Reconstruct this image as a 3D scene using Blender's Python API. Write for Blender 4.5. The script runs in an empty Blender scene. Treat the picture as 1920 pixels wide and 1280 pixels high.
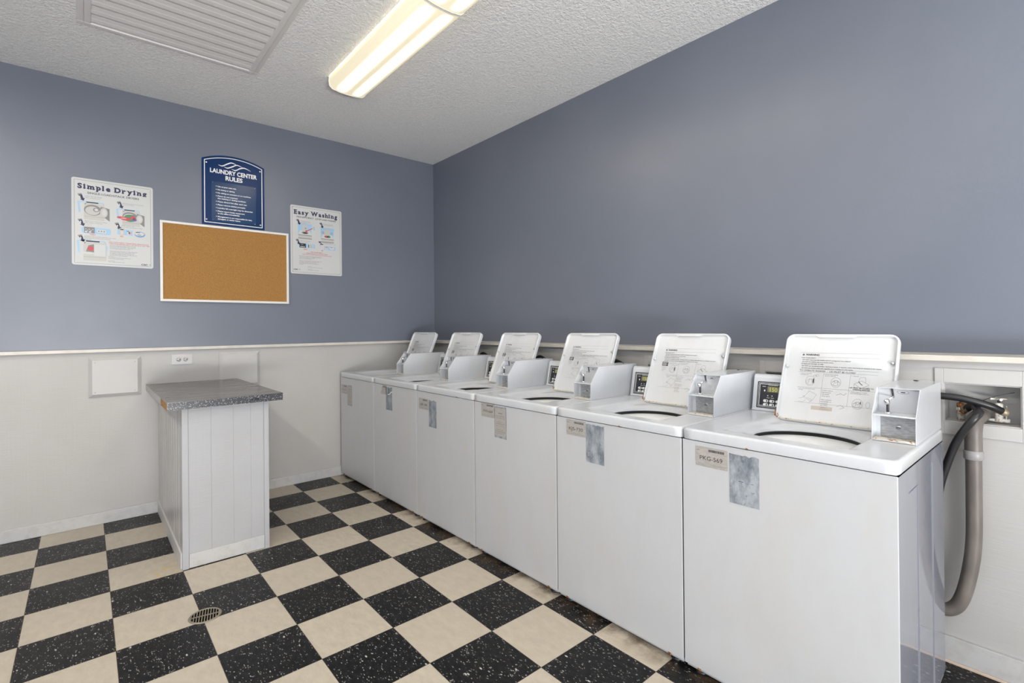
import bpy, bmesh, math, random
from mathutils import Vector, Matrix
random.seed(7)
D = bpy.data
SC = bpy.context.scene
COL = SC.collection
PI = math.pi

# ------------------------------------------------------------------ camera
CAM_F, CAM_CX, CAM_CY = 931.8147, 969.5469, 609.2651
cam_d = D.cameras.new('camera'); cam = D.objects.new('camera', cam_d); COL.objects.link(cam)
yaw, pit, rol = 0.7160, 0.003, -0.0095
right0 = Vector((math.cos(yaw), -math.sin(yaw), 0))
fwd = Vector((math.sin(yaw) * math.cos(pit), math.cos(yaw) * math.cos(pit), math.sin(pit)))
up0 = right0.cross(fwd)
cr, sr = math.cos(rol), math.sin(rol)
xc = right0 * cr + up0 * sr
yc = -right0 * sr + up0 * cr
mw = Matrix.Identity(4)
for i in range(3):
    mw[i][0] = xc[i]; mw[i][1] = yc[i]; mw[i][2] = -fwd[i]
mw[0][3], mw[1][3], mw[2][3] = -2.6951, -4.3829, 1.3013
cam.matrix_world = mw
cam_d.sensor_fit = 'HORIZONTAL'; cam_d.sensor_width = 36
cam_d.lens = CAM_F / 1920 * 36
cam_d.shift_x = -(CAM_CX - 960) / 1920
cam_d.shift_y = (CAM_CY - 640) / 1920
cam_d.clip_start = 0.02
SC.camera = cam

# ------------------------------------------------------------------ world, lights, exposure
w = D.worlds.new('world'); SC.world = w; w.use_nodes = True
w.node_tree.nodes['Background'].inputs[0].default_value = (0.75, 0.85, 1.0, 1)
w.node_tree.nodes['Background'].inputs[1].default_value = 1.5

def area(name, loc, rot, sx, sy, power, color):
    l = D.lights.new(name, 'AREA'); l.shape = 'RECTANGLE'; l.size = sx; l.size_y = sy
    l.energy = power; l.color = color
    o = D.objects.new(name, l); COL.objects.link(o); o.location = loc; o.rotation_euler = rot
    return o
# daylight through the open double doorway behind the camera
area('daylight_door', (-3.0, -7.35, 1.30), (math.radians(92), 0, 0), 2.6, 2.3, 38, (0.86, 0.95, 1.0))
# upward fill added at the doorway to brighten the ceiling
area('ceiling_fill', (-3.0, -7.25, .35), (math.radians(150), 0, 0), 2.5, .6, 275, (1.0, .985, .965))
# side fill added at an unseen left-wall opening, behind the camera
area('side_fill', (-5.05, -5.2, 1.75), (math.radians(90), 0, math.radians(-90)), 2.2, 1.5, 8, (0.92, 0.96, 1.0))
area('side_ceiling_fill', (-4.96, -5.2, 1.15), (math.radians(135), 0, math.radians(-90)), 2.1, .3, 18, (1.0, .99, .97))  # second upward fill, added at the left for the ceiling
LAMP_W = 21      # power of the lights added under unseen fixtures
LENS_PEAK = 33.0  # glow of the tubes through the lens
SC.view_settings.view_transform = 'Standard'
SC.view_settings.look = 'None'
SC.view_settings.gamma = 1
SC.view_settings.exposure = 0.12
SC.view_settings.use_curve_mapping = False
SC.cycles.max_bounces = 10
SC.cycles.diffuse_bounces = 6
SC.cycles.caustics_reflective = False
SC.cycles.caustics_refractive = False
SC.cycles.use_denoising = True
SC.cycles.sample_clamp_indirect = 6

# ------------------------------------------------------------------ materials
def mat(name, color=(.8, .8, .8), rough=.5, metal=0, spec=.5, coat=0, emit=None, es=0):
    m = D.materials.new(name); m.use_nodes = True
    b = m.node_tree.nodes['Principled BSDF']
    b.inputs['Base Color'].default_value = (*color, 1)
    b.inputs['Roughness'].default_value = rough
    b.inputs['Metallic'].default_value = metal
    b.inputs['Specular IOR Level'].default_value = spec
    b.inputs['Coat Weight'].default_value = coat
    if emit:
        b.inputs['Emission Color'].default_value = (*emit, 1)
        b.inputs['Emission Strength'].default_value = es
    return m

class N:
    """tiny node helper"""
    def __init__(s, m):
        s.nt = m.node_tree; s.b = s.nt.nodes['Principled BSDF']; s.m = m
    def n(s, t, **kw):
        x = s.nt.nodes.new(t)
        for k, v in kw.items(): setattr(x, k, v)
        return x
    def link(s, a, b): s.nt.links.new(a, b)
    def val(s, sock, v):
        if hasattr(v, 'is_linked') or hasattr(v, 'node'): s.link(v, sock)
        else: sock.default_value = v
    def pos(s):
        return s.n('ShaderNodeNewGeometry').outputs['Position']
    def mapping(s, vec, scale=(1, 1, 1), loc=(0, 0, 0), rot=(0, 0, 0)):
        m = s.n('ShaderNodeMapping'); s.link(vec, m.inputs[0])
        m.inputs['Scale'].default_value = scale; m.inputs['Location'].default_value = loc; m.inputs['Rotation'].default_value = rot
        return m.outputs[0]
    def noise(s, vec, scale, detail=2, rough=.5, dist=0):
        x = s.n('ShaderNodeTexNoise'); s.link(vec, x.inputs['Vector'])
        x.inputs['Scale'].default_value = scale; x.inputs['Detail'].default_value = detail
        x.inputs['Roughness'].default_value = rough; x.inputs['Distortion'].default_value = dist
        return x.outputs['Fac']
    def ramp(s, fac, stops):
        r = s.n('ShaderNodeValToRGB'); s.link(fac, r.inputs[0])
        e = r.color_ramp.elements
        while len(e) < len(stops): e.new(.5)
        for i, (p, c) in enumerate(stops):
            e[i].position = p
            e[i].color = (c, c, c, 1) if isinstance(c, (int, float)) else (*c, 1)
        return r.outputs[0]
    def mix(s, fac, a, b, mode='MIX'):
        x = s.n('ShaderNodeMix', data_type='RGBA', blend_type=mode)
        s.val(x.inputs[0], fac)
        for sock, v in ((x.inputs[6], a), (x.inputs[7], b)):
            if isinstance(v, tuple): sock.default_value = (*v, 1)
            else: s.link(v, sock)
        return x.outputs[2]
    def math(s, op, a, b=0.0):
        x = s.n('ShaderNodeMath', operation=op)
        s.val(x.inputs[0], a); s.val(x.inputs[1], b)
        return x.outputs[0]
    def sep(s, v):
        x = s.n('ShaderNodeSeparateXYZ'); s.link(v, x.inputs[0]); return x.outputs
    def color(s, c): s.link(c, s.b.inputs['Base Color'])
    def rough(s, c): s.link(c, s.b.inputs['Roughness'])
    def bump(s, h, strength=.3, dist=.002):
        x = s.n('ShaderNodeBump'); x.inputs['Strength'].default_value = strength; x.inputs['Distance'].default_value = dist
        s.link(h, x.inputs['Height']); s.link(x.outputs[0], s.b.inputs['Normal'])

# wall paint: blue grey eggshell, roller texture and faint scuffs
M_blue = mat('paint_blue_grey', (.175, .19, .245), .36, spec=.6)
q = N(M_blue); p = q.pos()
q.color(q.mix(q.ramp(q.noise(p, 1.3, 3), [(.35, 0), (.7, 1)]), (.146, .162, .205), (.163, .179, .224)))
q.rough(q.ramp(q.noise(p, 2.2, 4), [(.3, .31), (.7, .39)]))
q.bump(q.noise(p, 260, 2), .25, .0012)

def white_paint(name, base, vertical_axis):
    m = mat(name, base, .45); q = N(m); p = q.pos()
    dirt = q.ramp(q.noise(p, 2.0, 5, .6), [(.35, 0), (.75, 1)])
    c = q.mix(dirt, base, tuple(x * y for x, y in zip(base, (.93, .92, .90))))
    spots = q.ramp(q.noise(p, 26, 2), [(.75, 0), (.80, 1)])
    c = q.mix(q.math('MULTIPLY', spots, .25), c, (.42, .37, .33))
    q.color(c)
    grain = q.noise(q.mapping(p, (9, 9, 160)), 1.0, 4, .6, .4)
    rib = q.noise(q.mapping(p, (120, 120, 2.5)), 1.0, 2)
    q.bump(q.math('ADD', grain, q.math('MULTIPLY', rib, .3)), .35, .0022)
    return m
M_wains = white_paint('paint_white_panelling', (.455, .447, .435), 2)
M_trim = mat('paint_cream_trim', (.76, .72, .66), .35)
q = N(M_trim); q.color(q.mix(q.ramp(q.noise(q.pos(), 14, 3), [(.4, 0), (.8, 1)]), (.62, .585, .53), (.54, .50, .44)))
M_base = mat('paint_white_baseboard', (.72, .70, .69), .35)
q = N(M_base); q.color(q.mix(q.ramp(q.noise(q.pos(), 22, 4, .65), [(.45, 0), (.80, 1)]), (.50, .495, .49), (.42, .40, .375)))
M_caulk = mat('beige_caulk', (.60, .48, .38), .6)
M_panel = mat('paint_white_panel', (.475, .467, .455), .4)

# ceiling: white stipple
M_ceil = mat('ceiling_stipple', (.8, .8, .8), .8)
q = N(M_ceil); p = q.pos()
h = q.math('ADD', q.noise(p, 48, 4, .65), q.math('MULTIPLY', q.noise(p, 140, 2), .5))
q.color(q.mix(q.ramp(q.noise(p, 75, 3), [(.35, 0), (.65, 1)]), (.82, .812, .80), (.90, .895, .885)))
q.bump(h, 1.0, .010)

# checkerboard vinyl tile
GX, GY, T = -2.3014, -1.4769, 0.3048
M_floor = mat('vinyl_checker', (.5, .5, .5), .3, spec=.18)
q = N(M_floor); p = q.pos(); s = q.sep(p)
gx = q.math('DIVIDE', q.math('SUBTRACT', s[0], GX), T)
gy = q.math('DIVIDE', q.math('SUBTRACT', GY, s[1]), T)
fx, fy = q.math('FLOOR', gx), q.math('FLOOR', gy)
par = q.math('ABSOLUTE', q.math('MODULO', q.math('ADD', fx, fy), 2.0))
comb = q.n('ShaderNodeCombineXYZ'); q.link(fx, comb.inputs[0]); q.link(fy, comb.inputs[1])
wn = q.n('ShaderNodeTexWhiteNoise', noise_dimensions='3D'); q.link(comb.outputs[0], wn.inputs[0])
tv = wn.outputs['Value']
vec = q.mapping(p, (1, .45, 1), rot=(0, 0, .5))
vor = q.n('ShaderNodeTexVoronoi'); q.link(vec, vor.inputs['Vector']); vor.inputs['Scale'].default_value = 150
fle = q.ramp(vor.outputs['Distance'], [(.20, 1), (.32, 0)])
sel = q.ramp(q.noise(vec, 75, 2), [(.47, 0), (.57, 1)])
flecks = q.math('MULTIPLY', fle, sel)
vor2 = q.n('ShaderNodeTexVoronoi'); q.link(vec, vor2.inputs['Vector']); vor2.inputs['Scale'].default_value = 42
big = q.math('MULTIPLY', q.ramp(vor2.outputs['Distance'], [(.10, 1), (.17, 0)]), q.ramp(q.noise(vec, 22, 1), [(.52, 0), (.58, 1)]))
dark = q.mix(q.ramp(q.noise(vec, 60, 3), [(.4, 0), (.7, 1)]), (.006, .006, .007), (.016, .0155, .016))
dark = q.mix(q.math('MULTIPLY', flecks, .85), dark, (.42, .41, .39))
dark = q.mix(big, dark, (.50, .49, .46))
cre = q.mix(q.ramp(q.noise(vec, 30, 5, .7), [(.35, 0), (.68, 1)]), (.44, .388, .315), (.525, .465, .38))
cre = q.mix(q.ramp(q.noise(vec, 120, 2), [(.66, 0), (.74, .45)]), cre, (.40, .33, .25))
cre = q.mix(q.ramp(tv, [(0, .0), (1, .35)]), cre, (.43, .38, .31))
c = q.mix(par, dark, cre)
# grime that has gathered along the machines and walls (its own ragged shape)
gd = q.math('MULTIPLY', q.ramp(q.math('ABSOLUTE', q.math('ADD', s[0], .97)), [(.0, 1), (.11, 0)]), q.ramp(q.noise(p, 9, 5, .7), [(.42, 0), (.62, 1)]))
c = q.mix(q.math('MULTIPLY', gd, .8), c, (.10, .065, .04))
# yellow spill by the pedestal
dx = q.math('ADD', s[0], 2.38); dy = q.math('ADD', s[1], 1.10)
rr = q.math('SQRT', q.math('ADD', q.math('POWER', dx, 2.0), q.math('POWER', dy, 2.0)))
sp = q.math('MULTIPLY', q.ramp(rr, [(.02, 1), (.11, 0)]), q.ramp(q.noise(p, 26, 3), [(.54, 0), (.6, 1)]))
c = q.mix(q.math('MULTIPLY', sp, .7), c, (.55, .38, .12))
def frac_edge(g):
    f = q.math('FRACT', g)
    d = q.math('MINIMUM', f, q.math('SUBTRACT', 1.0, f))
    return q.math('LESS_THAN', d, .0042)
seam = q.math('MAXIMUM', frac_edge(gx), frac_edge(gy))
c = q.mix(q.math('MULTIPLY', seam, .75), c, (.03, .022, .018))
q.color(c)
q.rough(q.ramp(q.noise(p, 5, 4), [(.3, .32), (.7, .44)]))
q.bump(q.noise(p, 90, 2), .12, .001)

# white enamel, aged
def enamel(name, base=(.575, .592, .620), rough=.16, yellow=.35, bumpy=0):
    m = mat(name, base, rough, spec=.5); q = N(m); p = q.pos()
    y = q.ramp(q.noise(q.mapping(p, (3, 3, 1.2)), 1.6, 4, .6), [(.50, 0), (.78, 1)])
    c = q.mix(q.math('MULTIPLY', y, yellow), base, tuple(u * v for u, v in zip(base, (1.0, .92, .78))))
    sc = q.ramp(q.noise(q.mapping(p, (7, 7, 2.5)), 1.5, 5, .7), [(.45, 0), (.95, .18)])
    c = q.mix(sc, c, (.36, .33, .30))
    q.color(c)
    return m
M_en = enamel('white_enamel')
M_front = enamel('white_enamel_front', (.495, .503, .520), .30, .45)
M_side_shade = enamel('white_enamel_side_shaded', (.215, .225, .26), .06, .05)  # same white enamel, darkened to put the side in shade
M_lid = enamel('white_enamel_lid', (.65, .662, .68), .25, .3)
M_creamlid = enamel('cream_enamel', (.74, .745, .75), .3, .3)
# rust bled out along a folded edge
M_rust = mat('rusty_edge', (.3, .12, .05), .7)
q = N(M_rust); q.color(q.mix(q.ramp(q.noise(q.pos(), 70, 5, .7), [(.56, 0), (.64, 1)]), (.62, .58, .50), (.34, .14, .045)))
M_rustdark = mat('rust_dark', (.16, .065, .03), .8)
q = N(M_rustdark); q.color(q.mix(q.ramp(q.noise(q.pos(), 160, 4), [(.4, 0), (.6, 1)]), (.09, .04, .02), (.42, .16, .04)))
M_black = mat('black_rubber', (.012, .012, .014), .38)
M_dark = mat('dark_recess', (.01, .01, .012), .5)
M_ink = mat('black_ink', (.02, .02, .022), .5)
M_greyink = mat('grey_ink', (.16, .16, .17), .5)
M_white = mat('white_print', (.82, .82, .82), .4)
M_chrome = mat('chrome', (.75, .75, .76), .12, metal=1)
M_steel = mat('galvanised_steel', (.42, .43, .44), .35, metal=.8)
q = N(M_steel); q.color(q.mix(q.ramp(q.noise(q.mapping(q.pos(), (30, 30, 120)), 2, 4), [(.35, 0), (.7, 1)]), (.40, .41, .42), (.60, .61, .62)))
M_graypvc = mat('grey_pvc_hose', (.22, .195, .175), .45)
q = N(M_graypvc); q.color(q.mix(q.ramp(q.noise(q.mapping(q.pos(), (9, 9, 3)), 3, 3), [(.35, 0), (.7, 1)]), (.115, .10, .09), (.165, .145, .13)))
M_coupl = mat('grey_hose_cuff', (.28, .27, .27), .4)
M_brass = mat('brass_fitting', (.30, .25, .17), .45, metal=.4)
M_valve = mat('painted_valve', (.70, .69, .64), .45)
q = N(M_valve); q.color(q.mix(q.ramp(q.noise(q.pos(), 90, 4), [(.5, 0), (.62, 1)]), (.72, .70, .66), (.42, .30, .20)))
M_pit_shade = mat('drain_pit_shade', (.004, .004, .004), .9, spec=.05)
M_bronze = mat('drain_grate_metal', (.26, .225, .17), .45, metal=.3)

# laminate
def laminate(name, lo, hi, rough, amt):
    m = mat(name, lo, rough); q = N(m); p = q.pos()
    v = q.n('ShaderNodeTexVoronoi'); q.link(p, v.inputs['Vector']); v.inputs['Scale'].default_value = 190
    f = q.math('MULTIPLY', q.ramp(v.outputs['Distance'], [(.25, 1), (.38, 0)]), q.ramp(q.noise(p, 110, 2), [(.46, 0), (.54, 1)]))
    base = q.mix(q.ramp(q.noise(q.mapping(p, (2, 9, 9)), 2, 4), [(.35, 0), (.7, 1)]), lo, hi)
    q.color(q.mix(q.math('MULTIPLY', f, amt), base, (.62, .62, .63)))
    q.rough(q.ramp(q.noise(q.mapping(p, (2, 9, 9)), 2, 4), [(.3, rough * .8), (.7, rough * 1.5)]))
    return m
M_lamtop = laminate('worn_laminate_top', (.085, .075, .073), (.145, .13, .125), .20, .22)
M_lamedge = laminate('speckled_laminate_edge', (.018, .02, .026), (.03, .032, .042), .28, .95)
M_chip = mat('bare_particleboard', (.36, .19, .07), .85)
q = N(M_chip); q.color(q.mix(q.ramp(q.noise(q.pos(), 90, 4), [(.35, 0), (.65, 1)]), (.26, .13, .045), (.50, .29, .11)))
M_grime = white_paint('paint_white_grimy', (.60, .58, .58), 2)
M_bead = mat('paint_beadboard', (.56, .545, .54), .3)
q = N(M_bead); p = q.pos(); yy = q.sep(p)[1]
st = q.ramp(q.math('ABSOLUTE', q.math('SUBTRACT', q.math('FRACT', q.math('MULTIPLY', yy, 10.5)), .5)), [(.0, 1), (.10, 0)])
q.color(q.mix(q.math('MULTIPLY', st, .6), q.mix(q.ramp(q.noise(q.mapping(p, (1, 30, 2)), 2, 5, .7), [(.45, 0), (.62, 1)]), (.60, .585, .58), (.44, .41, .40)), (.34, .32, .31)))
M_ped = white_paint('paint_white_pedestal', (.42, .42, .435), 2)

# cork
M_cork = mat('cork', (.42, .22, .07), .85)
q = N(M_cork); p = q.pos()
c = q.mix(q.ramp(q.noise(p, 190, 4, .7), [(.38, 0), (.62, 1)]), (.285, .138, .034), (.40, .205, .056))
c = q.mix(q.ramp(q.noise(p, 420, 2), [(.62, 0), (.70, .6)]), c, (.20, .09, .03))
q.color(c); q.bump(q.noise(p, 300, 3), .3, .001)
M_alu = mat('white_aluminium_frame', (.74, .72, .69), .3)

# sign colours
M_signw = mat('sign_white', (.56, .565, .56), .32)
M_navy = mat('sign_navy', (.022, .022, .07), .4)
M_blue2 = mat('sign_blue', (.001, .026, .11), .30, spec=.2)
M_blue3 = mat('sign_blue_plaque', (.001, .036, .12), .22, spec=.3)
M_lblue = mat('print_light_blue', (.32, .52, .72), .4)
M_mblue = mat('print_mid_blue', (.12, .28, .55), .4)
M_lgrey = mat('print_light_grey', (.50, .49, .47), .4)
M_mgrey = mat('print_mid_grey', (.22, .21, .21), .4)
M_red = mat('print_red', (.55, .06, .07), .4)
M_pink = mat('print_pink', (.62, .33, .30), .4)
M_green = mat('print_green', (.06, .24, .13), .4)
M_purple = mat('print_purple', (.16, .08, .30), .4)
M_tan = mat('asset_label_foil', (.46, .40, .35), .35)
q = N(M_tan); q.color(q.mix(q.ramp(q.noise(q.mapping(q.pos(), (60, 60, 400)), 1, 3), [(.35, 0), (.7, 1)]), (.33, .31, .29), (.42, .395, .37)))
M_foil = mat('worn_foil_sticker', (.30, .32, .35), .45)
q = N(M_foil); p = q.pos()
c = q.mix(q.ramp(q.noise(q.mapping(p, (14, 14, 7)), 2.0, 5, .7), [(.36, 0), (.64, 1)]), (.13, .15, .175), (.36, .385, .42))
q.color(q.mix(q.ramp(q.noise(p, 45, 3), [(.64, 0), (.7, .7)]), c, (.12, .13, .15)))
M_lcd = mat('lcd_window', (.16, .15, .08), .3)
M_digit = mat('lit_digits', (.42, .42, .10), .4, emit=(.80, .78, .22), es=.15)
M_btn = mat('console_button', (.72, .72, .70), .35)
M_conblk = mat('console_black', (.018, .018, .022), .25)
M_ivory = mat('outlet_ivory', (.52, .51, .50), .3)
# lamp lens: two tubes glow through a cream acrylic wrap
M_lamphouse = mat('lamp_white_metal', (.78, .76, .72), .35)
M_tube = mat('fluorescent_tube', (.9, .9, .85), .4, emit=(1.0, .93, .78), es=9)
M_vent = mat('grille_white', (.68, .665, .65), .4)
M_tape = mat('old_tape', (.52, .46, .40), .5)

# ------------------------------------------------------------------ mesh builder
class MB:
    def __init__(s): s.v = []; s.f = []; s.mi = []; s.sm = []
    def add(s, vs, fs, mi=0, sm=False):
        o = len(s.v); s.v += [tuple(x) for x in vs]
        for f in fs:
            s.f.append([i + o for i in f]); s.mi.append(mi); s.sm.append(sm)
        return s
    def box(s, x0, x1, y0, y1, z0, z1, mi=0):
        x0, x1 = min(x0, x1), max(x0, x1); y0, y1 = min(y0, y1), max(y0, y1); z0, z1 = min(z0, z1), max(z0, z1)
        v = [(x, y, z) for z in (z0, z1) for y in (y0, y1) for x in (x0, x1)]
        return s.add(v, [(0, 2, 3, 1), (4, 5, 7, 6), (0, 1, 5, 4), (2, 6, 7, 3), (0, 4, 6, 2), (1, 3, 7, 5)], mi)
    def extrude(s, poly, dvec, mi=0, mi_side=None, sm=False):
        """poly: 3d points of a cap, extruded by dvec"""
        n = len(poly); d = Vector(dvec)
        a = [Vector(q) for q in poly]; b = [q + d for q in a]
        s.add(a, [list(range(n - 1, -1, -1))], mi); s.add(b, [list(range(n))], mi)
        vs = a + b
        s.add(vs, [(i, (i + 1) % n, n + (i + 1) % n, n + i) for i in range(n)], mi if mi_side is None else mi_side, sm)
        return s
    def tube(s, path, r, seg=14, mi=0, caps=True):
        P = [Vector(q) for q in path]; n = len(P); rs = r if isinstance(r, (list, tuple)) else [r] * n
        t0 = (P[1] - P[0]).normalized()
        ref = Vector((0, 0, 1)) if abs(t0.z) < .9 else Vector((1, 0, 0))
        u = t0.cross(ref).normalized(); vs = []
        for i in range(n):
            t = (P[min(i + 1, n - 1)] - P[max(i - 1, 0)]).normalized()
            u = (u - t * u.dot(t)).normalized(); w_ = t.cross(u)
            for k in range(seg):
                a = 2 * PI * k / seg
                vs.append(P[i] + (u * math.cos(a) + w_ * math.sin(a)) * rs[i])
        fs = [(i * seg + k, i * seg + (k + 1) % seg, (i + 1) * seg + (k + 1) % seg, (i + 1) * seg + k) for i in range(n - 1) for k in range(seg)]
        s.add(vs, fs, mi, True)
        if caps:
            s.add(vs[:seg], [list(range(seg - 1, -1, -1))], mi); s.add(vs[-seg:], [list(range(seg))], mi)
        return s
    def lathe(s, c, axis, prof, seg=32, mi=0, closed=False):
        """prof: list of (radius, distance along axis)"""
        ax = Vector(axis).normalized(); ref = Vector((0, 0, 1)) if abs(ax.z) < .9 else Vector((1, 0, 0))
        u = ax.cross(ref).normalized(); w_ = ax.cross(u); c = Vector(c); vs = []
        for r, h in prof:
            for k in range(seg):
                a = 2 * PI * k / seg
                vs.append(c + ax * h + (u * math.cos(a) + w_ * math.sin(a)) * r)
        n = len(prof)
        fs = [(i * seg + k, i * seg + (k + 1) % seg, (i + 1) * seg + (k + 1) % seg, (i + 1) * seg + k) for i in range(n - 1) for k in range(seg)]
        return s.add(vs, fs, mi, True)
    def cyl(s, c, axis, r, h, seg=24, mi=0):
        return s.lathe(c, axis, [(0.0001, 0), (r, 0), (r, h), (0.0001, h)], seg, mi)
    def build(s, name, mats, parent=None, bevel=0, seg=2, loc=None):
        me = D.meshes.new(name); me.from_pydata(s.v, [], s.f)
        mats = mats if isinstance(mats, (list, tuple)) else [mats]
        for m in mats: me.materials.append(m)
        me.polygons.foreach_set('material_index', s.mi); me.polygons.foreach_set('use_smooth', s.sm)
        bm = bmesh.new(); bm.from_mesh(me)
        bmesh.ops.recalc_face_normals(bm, faces=bm.faces)
        bm.to_mesh(me); bm.free(); me.update()
        o = D.objects.new(name, me); COL.objects.link(o)
        if parent: o.parent = parent
        if loc: o.location = loc
        if bevel:
            b = o.modifiers.new('bevel', 'BEVEL'); b.width = bevel; b.segments = seg; b.limit_method = 'ANGLE'; b.angle_limit = math.radians(40)
        return o

def flat(name, mats, canvas, parent=None):
    """builds printed artwork: keep the face winding exactly as laid out"""
    me = D.meshes.new(name); me.from_pydata(canvas.v, [], canvas.f)
    for m in mats: me.materials.append(m)
    me.polygons.foreach_set('material_index', canvas.mi)
    me.update(); o = D.objects.new(name, me); COL.objects.link(o)
    if parent: o.parent = parent
    return o

def tag(o, label=None, cat=None, group=None, kind=None):
    if label: o['label'] = label
    if cat: o['category'] = cat
    if group: o['group'] = group
    if kind: o['kind'] = kind
    return o
def empty(name, loc, label, cat, group=None):
    o = D.objects.new(name, None); COL.objects.link(o); o.location = loc; o.empty_display_size = .1
    return tag(o, label, cat, group)
def struct(o): return tag(o, kind='structure')

# text to polygons, cached in unit cap height
_tc = {}
def glyphs(body, bold=0.0):
    key = (body, bold)
    if key in _tc: return _tc[key]
    cu = D.curves.new('t', 'FONT'); cu.body = body; cu.size = 1; cu.offset = bold; cu.resolution_u = 3
    ob = D.objects.new('t', cu)
    me = ob.to_mesh()
    vs = [(v.co.x, v.co.y) for v in me.vertices]; fs = [list(pl.vertices) for pl in me.polygons]
    ob.to_mesh_clear(); D.objects.remove(ob); D.curves.remove(cu)
    if not vs: vs = [(0, 0)]
    k = 1 / 0.73
    vs = [(x * k, y * k) for x, y in vs]
    _tc[key] = (vs, fs); return _tc[key]

class Canvas:
    """flat artwork on a plane: o lower-left corner, r right, u up; layers step off along the normal"""
    def __init__(s, o, r, u, step=.00012, base=.0003):
        s.o = Vector(o); s.r = Vector(r).normalized(); s.u = Vector(u).normalized(); s.n = s.r.cross(s.u)
        s.step = step; s.base = base; s.v = []; s.f = []; s.mi = []
    def P(s, x, y, L): return s.o + s.r * x + s.u * y + s.n * (s.base + s.step * L)
    def poly(s, pts, mi, L=0):
        o = len(s.v); s.v += [tuple(s.P(x, y, L)) for x, y in pts]; s.f.append(list(range(o, o + len(pts)))); s.mi.append(mi)
    def rect(s, x, y, w_, h_, mi, L=0): s.poly([(x, y), (x + w_, y), (x + w_, y + h_), (x, y + h_)], mi, L)
    def ell(s, x, y, a, b, mi, L=0, n=24, t0=0, t1=2 * PI):
        s.poly([(x + a * math.cos(t0 + (t1 - t0) * i / n), y + b * math.sin(t0 + (t1 - t0) * i / n)) for i in range(n + (0 if t1 - t0 > 6.28 else 1))], mi, L)
    def line(s, x0, y0, x1, y1, t, mi, L=0):
        dx, dy = x1 - x0, y1 - y0; l = math.hypot(dx, dy) or 1; nx, ny = -dy / l * t / 2, dx / l * t / 2
        s.poly([(x0 + nx, y0 + ny), (x0 - nx, y0 - ny), (x1 - nx, y1 - ny), (x1 + nx, y1 + ny)], mi, L)
    def path(s, pts, t, mi, L=0):
        for a, b in zip(pts, pts[1:]): s.line(*a, *b, t, mi, L)
    def arc(s, x, y, a, b, t, mi, L=0, t0=0, t1=2 * PI, n=16):
        s.path([(x + a * math.cos(t0 + (t1 - t0) * i / n), y + b * math.sin(t0 + (t1 - t0) * i / n)) for i in range(n + 1)], t, mi, L)
    def frame(s, x, y, w_, h_, t, mi, L=0):
        s.rect(x, y, w_, t, mi, L); s.rect(x, y + h_ - t, w_, t, mi, L); s.rect(x, y + t, t, h_ - 2 * t, mi, L); s.rect(x + w_ - t, y + t, t, h_ - 2 * t, mi, L)
    def text(s, body, x, y, h_, mi, L=0, w_=None, al='l', bold=.012):
        vs, fs = glyphs(body, bold); x0 = min(v[0] for v in vs); x1 = max(v[0] for v in vs)
        kx = h_ if w_ is None else w_ / max(x1 - x0, 1e-6)
        tw = (x1 - x0) * kx
        ox = x if al == 'l' else (x - tw / 2 if al == 'c' else x - tw)
        o = len(s.v); s.v += [tuple(s.P(ox + (a - x0) * kx, y + b * h_, L)) for a, b in vs]
        for f in fs: s.f.append([i + o for i in f]); s.mi.append(mi)
        return tw
    def slab(s, body, x, y, h_, w_, mi, L=0, bold=.055):
        """heavy slab serif lettering"""
        spec = {'i': ((.5,), (0,), ()), 'm': ((.09, .5, .91), (0,), ()), 'n': ((.14, .86), (0,), ()), 'l': ((.5,), (0,), ()), 'r': ((.2,), (0,), ()),
                'h': ((.14, .86), (0,), ()), 'D': ((.12,), (0,), ()), 'E': ((.12,), (0,), ()), 'p': ((.14,), (0,), ()), 'W': ((), (), (.08, .92)), 'y': ((), (), (.1, .9))}
        adv = 0; items = []
        for ch in body:
            if ch == ' ': adv += .42; continue
            vs, fs = glyphs(ch, bold); x0 = min(v[0] for v in vs); x1 = max(v[0] for v in vs)
            y0 = min(v[1] for v in vs); y1 = max(v[1] for v in vs)
            items.append((ch, adv, vs, fs, x0, x1, y0, y1)); adv += (x1 - x0) + (.30 if ch in 'iml' else .20)
        k = w_ / adv
        for ch, a, vs, fs, x0, x1, y0, y1 in items:
            o = len(s.v); s.v += [tuple(s.P(x + (a + vx - x0) * k, y + vy * h_, L)) for vx, vy in vs]
            for f in fs: s.f.append([i + o for i in f]); s.mi.append(mi)
            if ch in spec:
                bot, tl, top = spec[ch]; W_ = x1 - x0
                yb = y0 if ch == 'p' else 0
                for c_ in bot: s.rect(x + (a + c_ * W_ - .20) * k, y + yb * h_, .40 * k, .13 * h_, mi, L + .3)
                for _ in tl:
                    tt = y1 if ch in 'lhDE' else (.78 if ch != 'r' else .78)
                    c0 = .5 * W_ if ch in 'il' else .12 * W_
                    s.rect(x + (a + c0 - .22) * k, y + (tt - .13) * h_, .22 * k, .13 * h_, mi, L + .3)
                tt = y1
                for c_ in top: s.rect(x + (a + c_ * W_ - .2) * k, y + (tt - .12) * h_, .4 * k, .12 * h_, mi, L + .3)

def rrect(x0, x1, y0, y1, r, n=6):
    pts = []
    for cx, cy, a0 in ((x1 - r, y0 + r, -PI / 2), (x1 - r, y1 - r, 0), (x0 + r, y1 - r, PI / 2), (x0 + r, y0 + r, PI)):
        for i in range(n + 1):
            a = a0 + PI / 2 * i / n; pts.append((cx + r * math.cos(a), cy + r * math.sin(a)))
    return pts

# ------------------------------------------------------------------ room shell
H = 2.963
XL, YF = -4.9, -7.2
ZR = 1.176            # top of the chair rail
CH = -0.19            # face of the furred-out plumbing wall on the right
struct(MB().box(XL - .1, .1, YF - .1, .1, -.08, 0).build('floor', M_floor))
struct(MB().box(XL - .1, .1, YF - .1, .1, H, H + .08).build('ceiling', M_ceil))
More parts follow.
